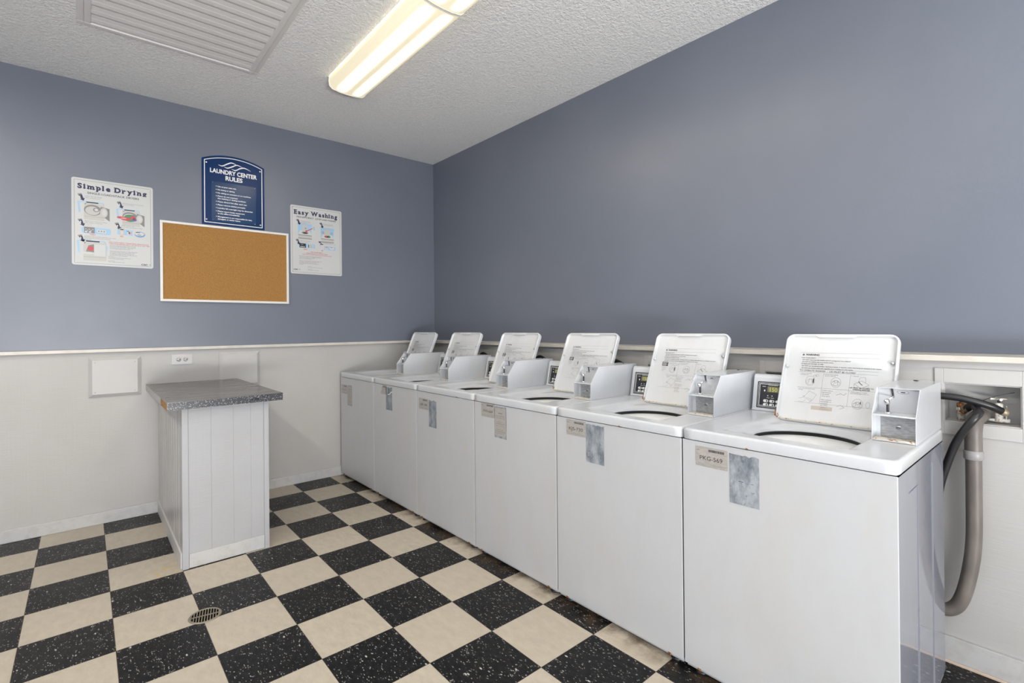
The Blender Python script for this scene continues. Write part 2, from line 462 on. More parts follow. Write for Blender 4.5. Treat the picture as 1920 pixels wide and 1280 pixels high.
# far wall of the picture: blue above the rail, white plywood below
b = MB().box(XL, .1, 0, .1, ZR - .01, H, 0).box(XL, .1, 0, .1, 0, ZR - .01, 1)
struct(b.build('wall_back', [M_blue, M_wains]))
struct(MB().box(0, .1, YF, .0, 0, H).build('wall_right', M_blue))
# plumbing wall with one valve-box opening per machine
PITCH = .666
YS = [-.04 - i * PITCH for i in range(6)]           # left edge of each washer
b = MB()
opens = [(y - .643, y - .643 - .214) for y in YS]
z0, z1 = .921, 1.071
b.box(CH, CH + .02, YF, 0, 0, z0).box(CH, CH + .02, YF, 0, z1, ZR - .02)
prev = 0.0
for a, c_ in opens:
    b.box(CH, CH + .02, a, prev, z0, z1); prev = c_
b.box(CH, CH + .02, YF, prev, z0, z1)
struct(b.build('wall_right_lower', M_wains))
struct(MB().box(-.218, 0, YF, 0, ZR - .022, ZR).build('trim_1', M_trim, bevel=.002))
struct(MB().box(XL, -.218, -.022, 0, ZR - .022, ZR).build('trim_2', M_trim, bevel=.002))
# left wall, with an unseen opening added for the side fill
b = MB()
wy0, wy1, wz0, wz1 = -6.3, -4.1, 1.0, 2.5
b.box(XL - .1, XL, YF, 0, 0, wz0).box(XL - .1, XL, YF, 0, wz1, H).box(XL - .1, XL, YF, wy0, wz0, wz1).box(XL - .1, XL, wy1, 0, wz0, wz1)
struct(b.build('wall_left', M_blue))
# front wall, with the open doorway behind the camera
b = MB()
dx0, dx1, dz1 = -4.3, -1.7, 2.45
b.box(XL, dx0, YF - .1, YF, 0, H).box(dx1, .1, YF - .1, YF, 0, H).box(dx0, dx1, YF - .1, YF, dz1, H)
struct(b.build('wall_front', M_blue))
# baseboards
struct(MB().box(XL, -.19, -.014, 0, 0, .080).build('baseboard_back', M_base, bevel=.003))
b = MB().box(CH - .014, CH, YF, -.015, .010, .100, 0).box(CH - .019, CH, YF, -.015, 0, .010, 1)
struct(b.build('baseboard_right', [M_base, M_caulk], bevel=.002))

# ------------------------------------------------------------------ pedestal folding counter
ped = empty('pedestal_counter', (-2.087, -.58, 0), 'white panelled pedestal with a dark speckled laminate counter top against the back wall', 'counter')
def wp(o):                              # keep world coordinates for children of an offset empty
    return o
X0, X1, Y0 = -2.303, -1.868, -1.157
P0 = Vector((-2.087, -.58, 0))
def off(mb):
    mb.v = [tuple(Vector(v) - P0) for v in mb.v]; return mb
b = MB().box(X0 + .006, X1 - .006, Y0 + .0036, -.016, 0, .874)
off(b).build('cabinet_body', M_ped, ped)
b = MB()                                 # front panel grooves
xs = [X0 + .030, -2.165, -2.055, -1.965, X1 - .028]
for a, c_ in zip(xs, xs[1:]): b.box(a + .0007, c_ - .0007, Y0 + .002, Y0 + .010, .078, .874)
off(b).build('front_panel', M_ped, ped, bevel=.001)
for a, c_, n_ in ((X0, X0 + .030, 'corner_trim'), (X1 - .026, X1, 'corner_trim')):
    off(MB().box(a, c_, Y0 - .004, Y0 + .02, 0, .874)).build(n_, M_ped, ped, bevel=.0015)
off(MB().box(X0 + .031, X1 - .027, Y0 - .004, Y0 + .012, .002, .078)).build('kick_board', M_base, ped, bevel=.002)
b = MB()
n_ = 11
for k in range(n_):
    ya, yb = Y0 + .022 + (1.118) * k / n_, Y0 + .022 + 1.118 * (k + 1) / n_
    b.box(X0 + .001, X0 + .008, ya + .004, yb - .004, .083, .874)
b.box(X0 + .004, X0 + .007, Y0 + .02, -.016, .083, .874)
off(b).build('side_panel', M_bead, ped, bevel=.0015)
off(MB().box(X0 - .006, X0 + .006, Y0 + .02, -.016, 0, .083)).build('side_kick_board', M_grime, ped, bevel=.002)
# counter top: slab with laminate skin on top and front; part of the left edge is bare board
b = MB().box(-2.372, -1.801, -1.209, -.024, .876, .916, 1)
b.box(-2.373, -1.800, -1.210, -.023, .916, .9185, 0)
b.box(-2.373, -2.3722, -.93, -.025, .877, .9158, 2)
b.box(-2.373, -2.3722, -1.2085, -.93, .877, .9158, 3)
top = off(b).build('counter_top', [M_lamtop, M_lamedge, M_panel, M_chip], ped)
top['label'] = 'dark speckled laminate top with a bare board edge'

# ------------------------------------------------------------------ wall plates on the back wall
def access_panel(x0, x1, z0, z1, label):
    o = empty('access_panel', ((x0 + x1) / 2, 0, z0), label, 'panel', 'blank access panels under the rail')
    c0 = Vector((o.location)); b = MB()
    e = .02; y1_, y0_ = -.018, -.0005
    outer = [(x0, z0), (x1, z0), (x1, z1), (x0, z1)]; inner = [(x0 + e, z0 + e), (x1 - e, z0 + e), (x1 - e, z1 - e), (x0 + e, z1 - e)]
    vs = [(x, y0_, z) for x, z in outer] + [(x, -.006, z) for x, z in outer] + [(x, y1_, z) for x, z in inner]
    b.add(vs, [(i, (i + 1) % 4, 4 + (i + 1) % 4, 4 + i) for i in range(4)] + [(4 + i, 4 + (i + 1) % 4, 8 + (i + 1) % 4, 8 + i) for i in range(4)] + [(8, 9, 10, 11)])
    b.v = [tuple(Vector(v) - c0) for v in b.v]
    b.build('cover_plate', M_panel, o)
    for x in (x0 + .035, x1 - .035):
        for z in (z0 + .035, z1 - .035):
            MB().cyl(Vector((x, y1_ + .001, z)) - c0, (0, -1, 0), .0035, .0022, 10).build('screw', M_steel, o)
access_panel(-2.679, -2.398, .852, 1.120, 'plain white rectangular wall cover left of the pedestal counter')
access_panel(-1.918, -1.636, .857, 1.126, 'plain white rectangular wall cover partly hidden behind the pedestal counter')

o = empty('power_outlet', (-2.156, 0, 1.048), 'white horizontal double power socket plate between two wall panels', 'socket')
b = MB().extrude([(x + 2.156 - 2.156, 0 - .0005, z) for x, z in rrect(-.063, .063, 0, .073, .004)], (0, -.006, 0))
b.build('cover_plate', M_ivory, o, bevel=.001)
for cx in (-.021, .021):
    s_ = MB().lathe((cx, -.0062, .0365), (0, -1, 0), [(.0165, 0), (.0165, .0015), (.0001, .0016)], 24, 0)
    so = s_.build('socket', M_ivory, o)
    k = MB().box(cx - .010, cx - .002, -.0085, -.0076, .042, .0445).box(cx - .010, cx - .002, -.0085, -.0076, .0285, .031).cyl((cx + .007, -.0076, .0365), (0, -1, 0), .003, .0009, 12)
    k.build('slots', M_dark, so)

# corkboard
o = empty('cork_board', (-1.848, 0, 1.508), 'cork pin board in a thin white frame below the blue rules sign', 'notice board')
w2, hh, f_ = .437, .584, .017
MB().box(-w2 + .012, w2 - .012, -.012, -.0005, .012, hh - .012).build('cork_panel', M_cork, o)
b = MB().box(-w2, w2, -.020, -.0005, 0, f_).box(-w2, w2, -.020, -.0005, hh - f_, hh).box(-w2, -w2 + f_, -.020, -.0005, f_, hh - f_).box(w2 - f_, w2, -.020, -.0005, f_, hh - f_)
b.build('frame', M_alu, o, bevel=.002)

INK = [M_ink, M_greyink, M_navy, M_lblue, M_mblue, M_lgrey, M_mgrey, M_red, M_pink, M_green, M_purple, M_white, M_signw]
(K, GK, NV, LB, MBL, LG, MG, RD, PK, GN, PU, WH, SW) = range(13)

def poster(name, x0, z0, w_, h_, label):
    o = empty(name, (x0 + w_ / 2, 0, z0), label, 'sign')
    MB().extrude([(x - w_ / 2, -.0005, z) for x, z in rrect(0, w_, 0, h_, .014)], (0, -.0035, 0)).build('sign_plate', M_signw, o)
    c = Canvas((-w_ / 2, -.004, 0), (1, 0, 0), (0, 0, 1))
    e = .013
    c.frame(e, e, w_ - 2 * e, h_ - 2 * e, .002, MG, 0)
    return o, c
def bolts(o, w_, h_, m, e=.019, r=.004):
    for x in (-w_ / 2 + e, w_ / 2 - e):
        for z in (e, h_ - e):
            MB().lathe((x, -.004, z), (0, -1, 0), [(r, 0), (r * .8, .002), (.0001, .0026)], 12).build('bolt', m, o)
def step_arrow(c, x, y, num):
    a = [(0, 0), (.020, .006), (.030, -.026), (.037, -.023), (.031, -.043), (.012, -.034), (.019, -.030)]
    c.poly([(x + u, y + v) for u, v in a], NV, 1); c.poly([(x, y), (x + .02, y + .006), (x + .0225, y - .002), (x + .003, y - .008)], MG, 2)
    c.text(num, x + .011, y - .022, .012, WH, 3, bold=.03)
def caption(c, lines, x, y, h_, mi=GK, lead=1.7, w_=None, bold=.0):
    for i, l in enumerate(lines):
        c.text(l, x, y - i * h_ * lead, h_, mi, 1, bold=bold)

# "Simple Drying" sign
W_, H_ = .434, .578
o, c = poster('drying_instruction_sign', -2.757, 1.738, W_, H_, 'white sign headed Simple Drying, leftmost on the grey blue wall')
c.slab('Simple Drying', .030, .510, .033, .375, NV, 1)
c.text('SINGLE-LOAD/STACK DRYERS', .217, .478, .0135, K, 1, w_=.275, al='c')
def dryer(c, x, y, k, clothes, closed=False):
    # blue bracket behind
    c.path([(x - .028, y + .118 * k), (x - .022, y + .045 * k)], .010, LB, 1); c.path([(x - .022, y + .118 * k), (x + .098 * k, y + .118 * k), (x + .104 * k, y + .095 * k)], .006, LB, 1)
    c.poly([(x, y), (x + .105 * k, y), (x + .105 * k, y + .11 * k), (x, y + .11 * k)], LG, 2)
    c.rect(x + .012 * k, y + .112 * k, .062 * k, .007 * k, K, 3)
    c.line(x, y + .022 * k, x + .105 * k, y + .022 * k, .0012, MG, 3)
    if not closed:
        c.ell(x + .045 * k, y + .066 * k, .045 * k, .036 * k, MG, 4); c.ell(x + .043 * k, y + .062 * k, .037 * k, .029 * k, LG, 5); c.ell(x + .062 * k, y + .070 * k, .016 * k, .014 * k, MG, 6); c.ell(x + .063 * k, y + .070 * k, .010 * k, .009 * k, SW, 7)
        c.poly([(x + .085 * k, y + .095 * k), (x + .132 * k, y + .085 * k), (x + .132 * k, y + .0), (x + .085 * k, y + .04 * k)], MG, 8)
        c.ell(x + .102 * k, y + .056 * k, .020 * k, .032 * k, LG, 9); c.ell(x + .104 * k, y + .056 * k, .011 * k, .020 * k, SW, 10)
        if clothes:
            c.ell(x + .045 * k, y + .058 * k, .036 * k, .026 * k, GN, 11); c.ell(x + .02 * k, y + .050 * k, .030 * k, .013 * k, RD, 12); c.ell(x + .063 * k, y + .064 * k, .014 * k, .012 * k, RD, 12)
            c.ell(x - .012 * k, y + .056 * k, .020 * k, .008 * k, RD, 13); c.ell(x + .072 * k, y + .048 * k, .013 * k, .010 * k, PU, 12); c.ell(x + .008 * k, y + .052 * k, .017 * k, .005 * k, PK, 14)
    else:
        c.poly([(x + .010 * k, y + .05 * k), (x + .05 * k, y + .05 * k), (x + .05 * k, y + .10 * k), (x + .022 * k, y + .09 * k)], MG, 4); c.ell(x + .033 * k, y + .072 * k, .014 * k, .014 * k, RD, 5)
        c.rect(x + .048 * k, y + .03 * k, .052 * k, .07 * k, SW, 6); c.ell(x + .02 * k, y + .045 * k, .03 * k, .007 * k, SW, 7)
    c.poly([(x + .004, y + .108 * k), (x + .014, y + .108 * k), (x + .006, y + .098 * k)], MG, 5)
step_arrow(c, .030, .478 - .008, '1'); caption(c, ['CLEAN THE LINT FILTER', 'before loading the dryer.'], .068, .458, .0058)
dryer(c, .062, .305, 1.0, False)
step_arrow(c, .232, .448, '2'); caption(c, ['LOAD dryer evenly and do not overload.', 'Close the door firmly.'], .262, .440, .0052)
dryer(c, .262, .290, .93, True)
step_arrow(c, .030, .302, '3'); caption(c, ['SELECT dry temperature setting.', 'High, medium or low heat'], .066, .292, .0062); c.text('for the load.', .066, .269, .005, PK, 1)
c.poly([(.05 + a, .213 + d) for a, d in rrect(0, .15, 0, .042, .012)], LB, 1); c.rect(.062, .216, .054, .040, MG, 2)
for i in range(5): c.rect(.068 + i * .009, .238 - (i % 2) * .006, .005, .005, SW, 3)
c.rect(.066, .219, .012, .010, SW, 3); c.rect(.086, .219, .012, .010, SW, 3); c.rect(.128, .222, .048, .022, SW, 3)
for i in range(3): c.ell(.137 + i * .014, .233, .004, .004, MG, 4)
c.ell(.105, .206, .016, .005, PK, 4)
step_arrow(c, .220, .300, '4'); caption(c, ['INSERT coins or card.', 'Push START when payment is made.'], .256, .285, .0058)
c.poly([(.235 + a, .222 + d) for a, d in rrect(0, .065, 0, .040, .010)], LB, 1); c.rect(.246, .222, .028, .046, LG, 2); c.rect(.250, .257, .018, .006, K, 3); c.rect(.252, .226, .014, .024, SW, 3)
c.rect(.284, .222, .034, .036, LB, 2); c.rect(.288, .226, .014, .024, SW, 3); c.rect(.286, .248, .012, .004, K, 4); c.ell(.305, .240, .009, .009, PK, 3)
c.ell(.358, .236, .030, .020, MBL, 2); c.ell(.356, .239, .027, .014, SW, 3); c.line(.335, .249, .360, .249, .004, K, 4); c.line(.345, .233, .365, .231, .003, K, 4); c.ell(.258, .212, .010, .006, PK, 4)
step_arrow(c, .030, .196, '5'); caption(c, ['REMOVE clothes promptly when the cycle is done.', 'Please clean the lint filter after every load.', 'Thank you.'], .064, .190, .0058)
dryer(c, .058, .032, 1.12, True, True); c.path([(.178, .135), (.170, .055)], .009, LB, 1)
c.text('FOR YOUR SAFETY, PLEASE READ AND FOLLOW', .190, .163, .007, RD, 1, w_=.218); c.text('THESE RULES BEFORE USING THE DRYER AT ANY TIME', .190, .153, .0065, RD, 1, w_=.222)
tl = ['Do not dry articles that have been soaked in flammable', 'liquids. Do not leave small children or pets unattended', 'near the dryer. Do not reach into a moving drum.', 'Do not dry plastic, rubber or foam articles.', '', 'Do not use this dryer if any panel is missing. Always follow', 'the care label. Remove clothes when the dryer stops,', 'do not place hot clothes in a pile. Never block the', 'air intake. Report faulty machines to the office right away', 'and do not try to repair the machine.']
for i, l in enumerate(tl):
    if l: c.text(l, .194, .144 - i * .0078, .0046, K, 1, bold=.0)
for i, l in enumerate(['For Service:', 'Scan the code or visit the service request page', 'or call with the machine number', '', 'Para servicio:', 'Visite la pagina de servicio o llame']):
    if l: c.text(l, .186, .066 - i * .0072, .0046, K, 1, bold=.0)
c.text('CSC', .365, .019, .0115, K, 2, w_=.038, bold=.03); c.poly([(.410, .025), (.414, .032), (.418, .025), (.414, .017)], MBL, 2)
flat('printed_artwork', INK, c, o); bolts(o, W_, H_, M_white)

# "Easy Washing" sign
W_, H_ = .434, .578
o, c = poster('washing_instruction_sign', -1.391, 1.766, W_, H_, 'white sign headed Easy Washing, rightmost on the wall beyond the cork board')
c.slab('Easy Washing', .030, .505, .036, .372, NV, 1, bold=.045)
c.text('HIGH-EFFICIENCY      TOP LOAD WASHER', .217, .476, .0135, K, 1, w_=.335, al='c'); c.arc(.213, .482, .009, .008, .0016, K, 1); c.text('he', .208, .478, .007, K, 1)
def washer_pic(c, x, y, open_box):
    c.poly([(x - .002, y + .035), (x + .105, y + .035), (x + .115, y + .128), (x - .004, y + .128)], LB, 1)
    c.poly([(x, y), (x + .112, y), (x + .112, y + .034), (x, y + .034)], LG, 2); c.rect(x, y + .028, .112, .005, MG, 3); c.rect(x, y, .112, .006, MG, 3)
    c.poly([(x, y + .034), (x + .112, y + .034), (x + .094, y + .070), (x + .016, y + .070)], SW, 3)
    c.rect(x + .028, y + .066, .05, .052, LG, 4); c.ell(x + .056, y + .052, .028, .010, MG, 5)
    if open_box: c.line(x + .06, y + .062, x + .118, y + .096, .006, RD, 6); c.ell(x + .068, y + .068, .010, .006, RD, 7); c.ell(x + .132, y + .090, .007, .010, LB, 5); c.text('HE', x + .125, y + .103, .006, K, 5); c.rect(x + .042, y + .045, .03, .010, K, 6); c.rect(x + .055, y + .085, .009, .01, MBL, 6)
    else: c.ell(x + .046, y + .054, .015, .009, RD, 6); c.ell(x + .066, y + .054, .014, .010, GN, 6); c.line(x + .005, y + .095, x + .048, y + .055, .004, PK, 7); c.arc(x + .018, y + .083, .008, .008, .003, MG, 6); c.arc(x + .092, y + .083, .008, .008, .003, MG, 6)
step_arrow(c, .045, .458, '1'); caption(c, ['LOAD clothes loosely and', 'add HE detergent to the tub', 'before closing the lid.'], .078, .448, .0055)
washer_pic(c, .062, .300, True)
step_arrow(c, .238, .452, '2'); caption(c, ['ADD detergent and softener', 'Close lid when loading is done.'], .268, .444, .0055)
washer_pic(c, .252, .286, False)
step_arrow(c, .040, .290, '3'); caption(c, ['SELECT wash cycle setting', 'and wash temperature.'], .078, .281, .0058)
c.poly([(.064 + a, .222 + d) for a, d in rrect(0, .135, 0, .040, .010)], LB, 1); c.rect(.072, .224, .052, .036, K, 2)
for i in range(3): c.rect(.079 + i * .013, .228, .009, .008, SW, 3)
c.ell(.093, .250, .010, .003, MG, 3); c.rect(.140, .226, .046, .030, SW, 3); c.rect(.143, .228, .006, .026, NV, 4)
for i in range(3):
    for j in range(3): c.ell(.158 + i * .009, .233 + j * .008, .0025, .0025, GN, 4)
c.ell(.12, .212, .018, .006, PK, 3)
step_arrow(c, .228, .290, '4'); caption(c, ['PAY with coins or card.', 'Push START when payment is made.'], .262, .281, .0058)
c.poly([(.244 + a, .222 + d) for a, d in rrect(0, .135, 0, .034, .010)], LB, 1); c.rect(.246, .224, .030, .040, SW, 2); c.rect(.254, .264, .016, .007, K, 3); c.rect(.284, .226, .024, .026, SW, 3); c.ell(.300, .245, .012, .008, PK, 4); c.ell(.346, .240, .022, .014, SW, 3); c.line(.335, .247, .352, .247, .004, RD, 4); c.ell(.262, .212, .009, .006, PK, 3)
c.text('FOR YOUR SAFETY', .217, .188, .008, RD, 1, w_=.105, al='c'); c.text('PLEASE FOLLOW ALL INSTRUCTIONS', .217, .176, .0085, RD, 1, w_=.178, al='c'); c.text('THE MACHINE MUST BE EMPTY BEFORE LOADING AND THE LID CLOSED', .217, .165, .0065, RD, 1, w_=.25, al='c')
tl = ['Never reach into the washer until all moving parts have stopped. Do not', 'overload. Do not wash articles soaked in flammable liquids or solvents.', 'Children should never play in or on the washer.', 'Do not sit on the machine at any time.', '', 'Do not use the machine if any panel is missing or if the lid does not lock.', 'Always follow the care label. Remove clothes when the washer', 'stops and leave the lid open so that the tub can dry out.', 'Report faulty machines to the office and do not try to repair', 'the machine.']
for i, l in enumerate(tl):
    if l: c.text(l, .070, .152 - i * .0080, .0047, K, 1, bold=0)
for i, l in enumerate(['For service:', 'Scan the code or visit the service request page', '', 'Para servicio:', 'Visite la pagina de servicio o llame']):
    if l: c.text(l, .140, .066 - i * .0078, .0047, NV, 1, bold=0)
c.text('CSC', .022, .030, .0115, K, 2, w_=.038, bold=.03); c.poly([(.068, .036), (.072, .043), (.076, .036), (.072, .028)], MBL, 2)
flat('printed_artwork', INK, c, o); bolts(o, W_, H_, M_steel)

# rules sign: arched top
W_, HS, HA = .433, .499, .548
o = empty('rules_sign', (-1.8075, 0, 2.100), 'dark blue arched sign headed Laundry Center Rules above the cork board', 'sign')
def arch(e, n=20):
    w2 = W_ / 2 - e; pts = [(-w2, e), (w2, e)]
    s_ = HA - HS; R = ((W_ / 2) ** 2 + s_ ** 2) / (2 * s_); cy = HA - R; Re = R - e
    ym = cy + math.sqrt(Re * Re - w2 * w2); a0 = math.atan2(ym - cy, w2)
    for i in range(n + 1):
        a = a0 + (PI - 2 * a0) * i / n; pts.append((Re * math.cos(a), cy + Re * math.sin(a)))
    return pts
MB().extrude([(x, -.0005, z) for x, z in arch(0)], (0, -.006, 0)).build('sign_plate', M_blue2, o, bevel=.001)
c = Canvas((0, -.0065, 0), (1, 0, 0), (0, 0, 1))
a1, a2 = arch(.015), arch(.0205)
for i in range(len(a1)):
    j = (i + 1) % len(a1); c.poly([a1[i], a1[j], a2[j], a2[i]], 0, 0)
c.text('LAUNDRY CENTER', 0, .401, .033, 0, 1, w_=.325, al='c', bold=.035); c.text('RULES', 0, .356, .033, 0, 1, w_=.118, al='c', bold=.035)
def wave(x, y, k):                      # one ribbon of the wave emblem
    top_, bot = [], []
    for i in range(21):
        t = i / 20; yy = math.sin((t - .5) * PI) if t < .5 else math.sin((t - .5) * PI)
        xx = x + t * .125 * k; y_ = y + .030 * k * (0.5 - .5 * math.cos(PI * min(1, t * 1.5))) - .010 * k * max(0, t - .67) * 3
        th = .0085 * k * math.sin(PI * t) + .0008
        top_.append((xx, y_ + th / 2)); bot.append((xx, y_ - th / 2))
    for i in range(20): c.poly([bot[i], bot[i + 1], top_[i + 1], top_[i]], 0, 1)
def ribbon(pts, ths):
    import itertools
    n = 24; P = []
    for i in range(n + 1):              # catmull-rom through pts
        t = i / n * (len(pts) - 1); k = min(int(t), len(pts) - 2); f = t - k
        g = lambda m: pts[max(0, min(len(pts) - 1, m))]
        p0, p1, p2, p3 = g(k - 1), g(k), g(k + 1), g(k + 2)
        q_ = [0.5 * (2 * p1[d] + (-p0[d] + p2[d]) * f + (2 * p0[d] - 5 * p1[d] + 4 * p2[d] - p3[d]) * f * f + (-p0[d] + 3 * p1[d] - 3 * p2[d] + p3[d]) * f ** 3) for d in (0, 1)]
        P.append((q_[0], q_[1], ths * math.sin(PI * max(.03, min(.97, i / n))) ** .7))
    for a, b_ in zip(P, P[1:]): c.poly([(a[0], a[1] - a[2] / 2), (b_[0], b_[1] - b_[2] / 2), (b_[0], b_[1] + b_[2] / 2), (a[0], a[1] + a[2] / 2)], 0, 1)
ribbon([(-.108, .466), (-.080, .462), (-.045, .484), (-.015, .498), (.022, .486)], .010)
ribbon([(-.068, .458), (-.045, .452), (-.010, .470), (.020, .487), (.058, .478)], .010)
ribbon([(-.018, .450), (.010, .444), (.040, .464), (.075, .474), (.118, .458)], .010)
flat('lettering', [M_white], c, o)
MB().box(-.156, .156, -.0100, -.0066, .030, .335).build('rules_plaque', M_blue3, o, bevel=.0008)
c = Canvas((0, -.0101, 0), (1, 0, 0), (0, 0, 1))
L_ = [('Use at your own risk.', 1, .129), ('No tinting or dyeing.', 1, .118), ('No sitting on counters or on machines.', 1, .232), ('Please do not overload', 1, .136), ('the washing or drying machines.', 0, .196), ('Please discard lint after each use.', 1, .202), ('Please remove clothes promptly.', 1, .192), ('Laundry left overnight may be discarded.', 1, .245), ('Please report faulty equipment', 1, .186), ('to the office immediately.', 0, .152), ('Management is not responsible for lost,', 1, .238), ('damaged, or stolen items.', 0, .155)]
z = .318
for s_, bl, tw in L_:
    z -= .0245 if bl else .0175
    if bl: c.ell(-.123, z + .005, .0032, .0032, 0, 1, 10)
    c.text(s_, -.114, z, .0098, 0, 1, w_=tw, bold=.03)
flat('lettering', [M_white], c, o)
for x, zz in ((-.186, .505), (.186, .478), (-.186, .038), (.186, .038)):
    zz = .470 if zz > .3 else zz
    MB().lathe((x, -.0065, zz), (0, -1, 0), [(.008, 0), (.0075, .002), (.004, .0042), (.0001, .005)], 16).build('screw', M_chrome, o)
for x in (-.146, .146):
    for zz in (.040, .325): MB().lathe((x, -.0101, zz), (0, -1, 0), [(.0035, 0), (.002, .0015), (.0001, .002)], 10).build('pin', M_chrome, o)

# ------------------------------------------------------------------ ceiling things
def light_fixture(y0, y1, label):
    o = empty('fluorescent_light', (-1.345, (y0 + y1) / 2, H), label, 'ceiling light', 'wraparound fluorescent lights in a row')
    l2 = (y1 - y0) / 2
    b = MB().box(-.112, .112, -l2, l2, -.012, -.0005).box(-.05, .05, -l2 + .02, l2 - .02, -.03, -.012)
    b.build('housing', M_lamphouse, o)
    # acrylic wrap: sides flare down to a shallow bottom
    prof = [(-.122, -.010), (-.124, -.030), (-.119, -.058), (-.100, -.073), (-.05, -.081), (0, -.083), (.05, -.081), (.100, -.073), (.119, -.058), (.124, -.030), (.122, -.010)]
    inn = [(x * .975, z + .0025 if z < -.02 else z) for x, z in prof]
    b = MB(); ring = prof + inn[::-1]; n = len(ring)
    a_ = [(x, -l2 + .006, z) for x, z in ring]; c_ = [(x, l2 - .006, z) for x, z in ring]
    b.add(a_ + c_, [(i, (i + 1) % n, n + (i + 1) % n, n + i) for i in range(n)], 0, True)
    b.build('lens', M_lens, o)
    for s_ in (-1, 1):
        ec = [(x * 1.03, 0, z - .002 if z < -.02 else z + .008) for x, z in prof]
        MB().extrude([(x, s_ * l2 - (.006 if s_ > 0 else 0), z) for x, _, z in ec], (0, .006, 0)).build('end_cap', M_lamphouse, o)
    return o
M_lens = mat('cream_acrylic_lens', (.80, .76, .62), .3)
q = N(M_lens); tc = q.n('ShaderNodeTexCoord'); sx = q.sep(tc.outputs['Object'])
def bell(v, c0, w_):
    d = q.math('DIVIDE', q.math('SUBTRACT', q.math('ABSOLUTE', v), c0), w_)
    return q.math('POWER', 2.718, q.math('MULTIPLY', q.math('MULTIPLY', d, d), -1.0))
endf = q.ramp(q.math('ABSOLUTE', sx[1]), [(.50, 1), (.575, 0)])
band = q.math('MULTIPLY', bell(sx[0], .054, .017), q.math('MULTIPLY', endf, q.ramp(q.math('MULTIPLY', sx[2], -10.0), [(.62, 0), (.76, 1)])))
q.link(q.math('ADD', .42, q.math('MULTIPLY', band, LENS_PEAK)), q.b.inputs['Emission Strength'])
q.link(q.mix(band, (1.0, .86, .56), (1.0, .94, .83)), q.b.inputs['Emission Color'])
light_fixture(-2.288, -1.10, 'glowing wraparound fluorescent ceiling light nearer the back wall')
light_fixture(-3.480, -2.292, 'second fluorescent ceiling light, cut off by the top edge of the photo')
light_fixture(-6.2, -5.0, 'unseen fluorescent light added behind the camera to light the room')  # added out of view as general room light
light_fixture(-6.2, -5.0, 'unseen fluorescent light added at the left of the room behind the camera').location.x = -3.7  # another unseen fixture, added to brighten the room
light_fixture(-3.8, -2.6, 'fluorescent ceiling light over the left of the room, beside the camera').location.x = -3.7
light_fixture(-2.1, -.9, 'unseen fluorescent light added over the far left of the room, near the back wall').location.x = -3.7  # added so the row of washers is lit more evenly
# area lights under the unseen fixtures, added to brighten the room
for xl, yl, kl in ((-1.345, -5.6, .22), (-3.7, -5.6, .30), (-3.7, -3.2, .85), (-3.7, -1.5, .95)):
    area('unseen_lamp_light', (xl, yl, H - .092), (0, 0, 0), .2, 1.1, LAMP_W * kl, (1.0, .96, .90))

# return-air grille
gx0, gx1, gy1, gy0 = -2.690, -1.870, -.862, -1.95
o = empty('return_air_grille', ((gx0 + gx1) / 2, (gy0 + gy1) / 2, H), 'large white louvred return air grille in the ceiling', 'air vent')
hx, hy = (gx1 - gx0) / 2, (gy1 - gy0) / 2
b = MB(); e = .028
for x0, x1, y0_, y1_ in ((-hx - .03, hx + .03, hy, hy + .03), (-hx - .03, hx + .03, -hy - .03, -hy), (-hx - .03, -hx, -hy, hy), (hx, hx + .03, -hy, hy)):
    b.box(x0, x1, y0_, y1_, -.006, -.0005)
for x0, x1, y0_, y1_ in ((-hx, hx, hy - e, hy), (-hx, hx, -hy, -hy + e), (-hx, -hx + e, -hy + e, hy - e), (hx - e, hx, -hy + e, hy - e)):
    b.box(x0, x1, y0_, y1_, -.020, -.0005)
b.build('frame', M_vent, o, bevel=.003)
MB().box(-hx + e, hx - e, -hy + e, hy - e, -.004, -.0006).build('duct_back', M_dark, o)
nl = 11; pit_ = (2 * hy - 2 * e) / nl
for k in range(nl):
    ya = hy - e - k * pit_
    p_ = pit_
    prof = [(ya - .0005, -.012), (ya - .26 * p_, -.0190), (ya - .34 * p_, -.0195), (ya - .62 * p_, -.0172), (ya - .66 * p_, -.0158), (ya - 1.0 * p_, -.0125), (ya - 1.0 * p_, -.0105), (ya - .62 * p_, -.0140), (ya - .34 * p_, -.0172), (ya - .0005, -.0095)]
    b = MB().extrude([(-hx + e, y_, z_) for y_, z_ in prof], (2 * (hx - e), 0, 0), 0)
    b.build('louvre', M_vent, o)

# floor drain
o = empty('floor_drain', (-2.289, -1.735, 0), 'round slotted metal floor drain grate set in a black tile', 'drain')
R = .063
MB().lathe((0, 0, .0004), (0, 0, 1), [(R - .006, 0), (R - .006, .0034), (R, .0036), (R + .003, .0004)], 48).build('rim', M_bronze, o)
MB().cyl((0, 0, .0003), (0, 0, 1), R - .004, .0008, 40).build('sump_shade', M_pit_shade, o)  # flat black disc painted as the shade down the hole
b = MB()
ang = math.radians(-12)
ca, sa = math.cos(ang), math.sin(ang)
def rb(x0, x1, y0, y1):
    pts = [(x0, y0), (x1, y0), (x1, y1), (x0, y1)]
    b.extrude([(x * ca - y * sa, x * sa + y * ca, .0012) for x, y in pts], (0, 0, .0026))
for i in range(-5, 6):
    x = i * .0108; l = math.sqrt(max(0, (R - .005) ** 2 - x * x))
    rb(x - .0019, x + .0019, -l, l)
rb(-(R - .005), R - .005, -.0028, .0028)
b.build('grate', M_bronze, o)

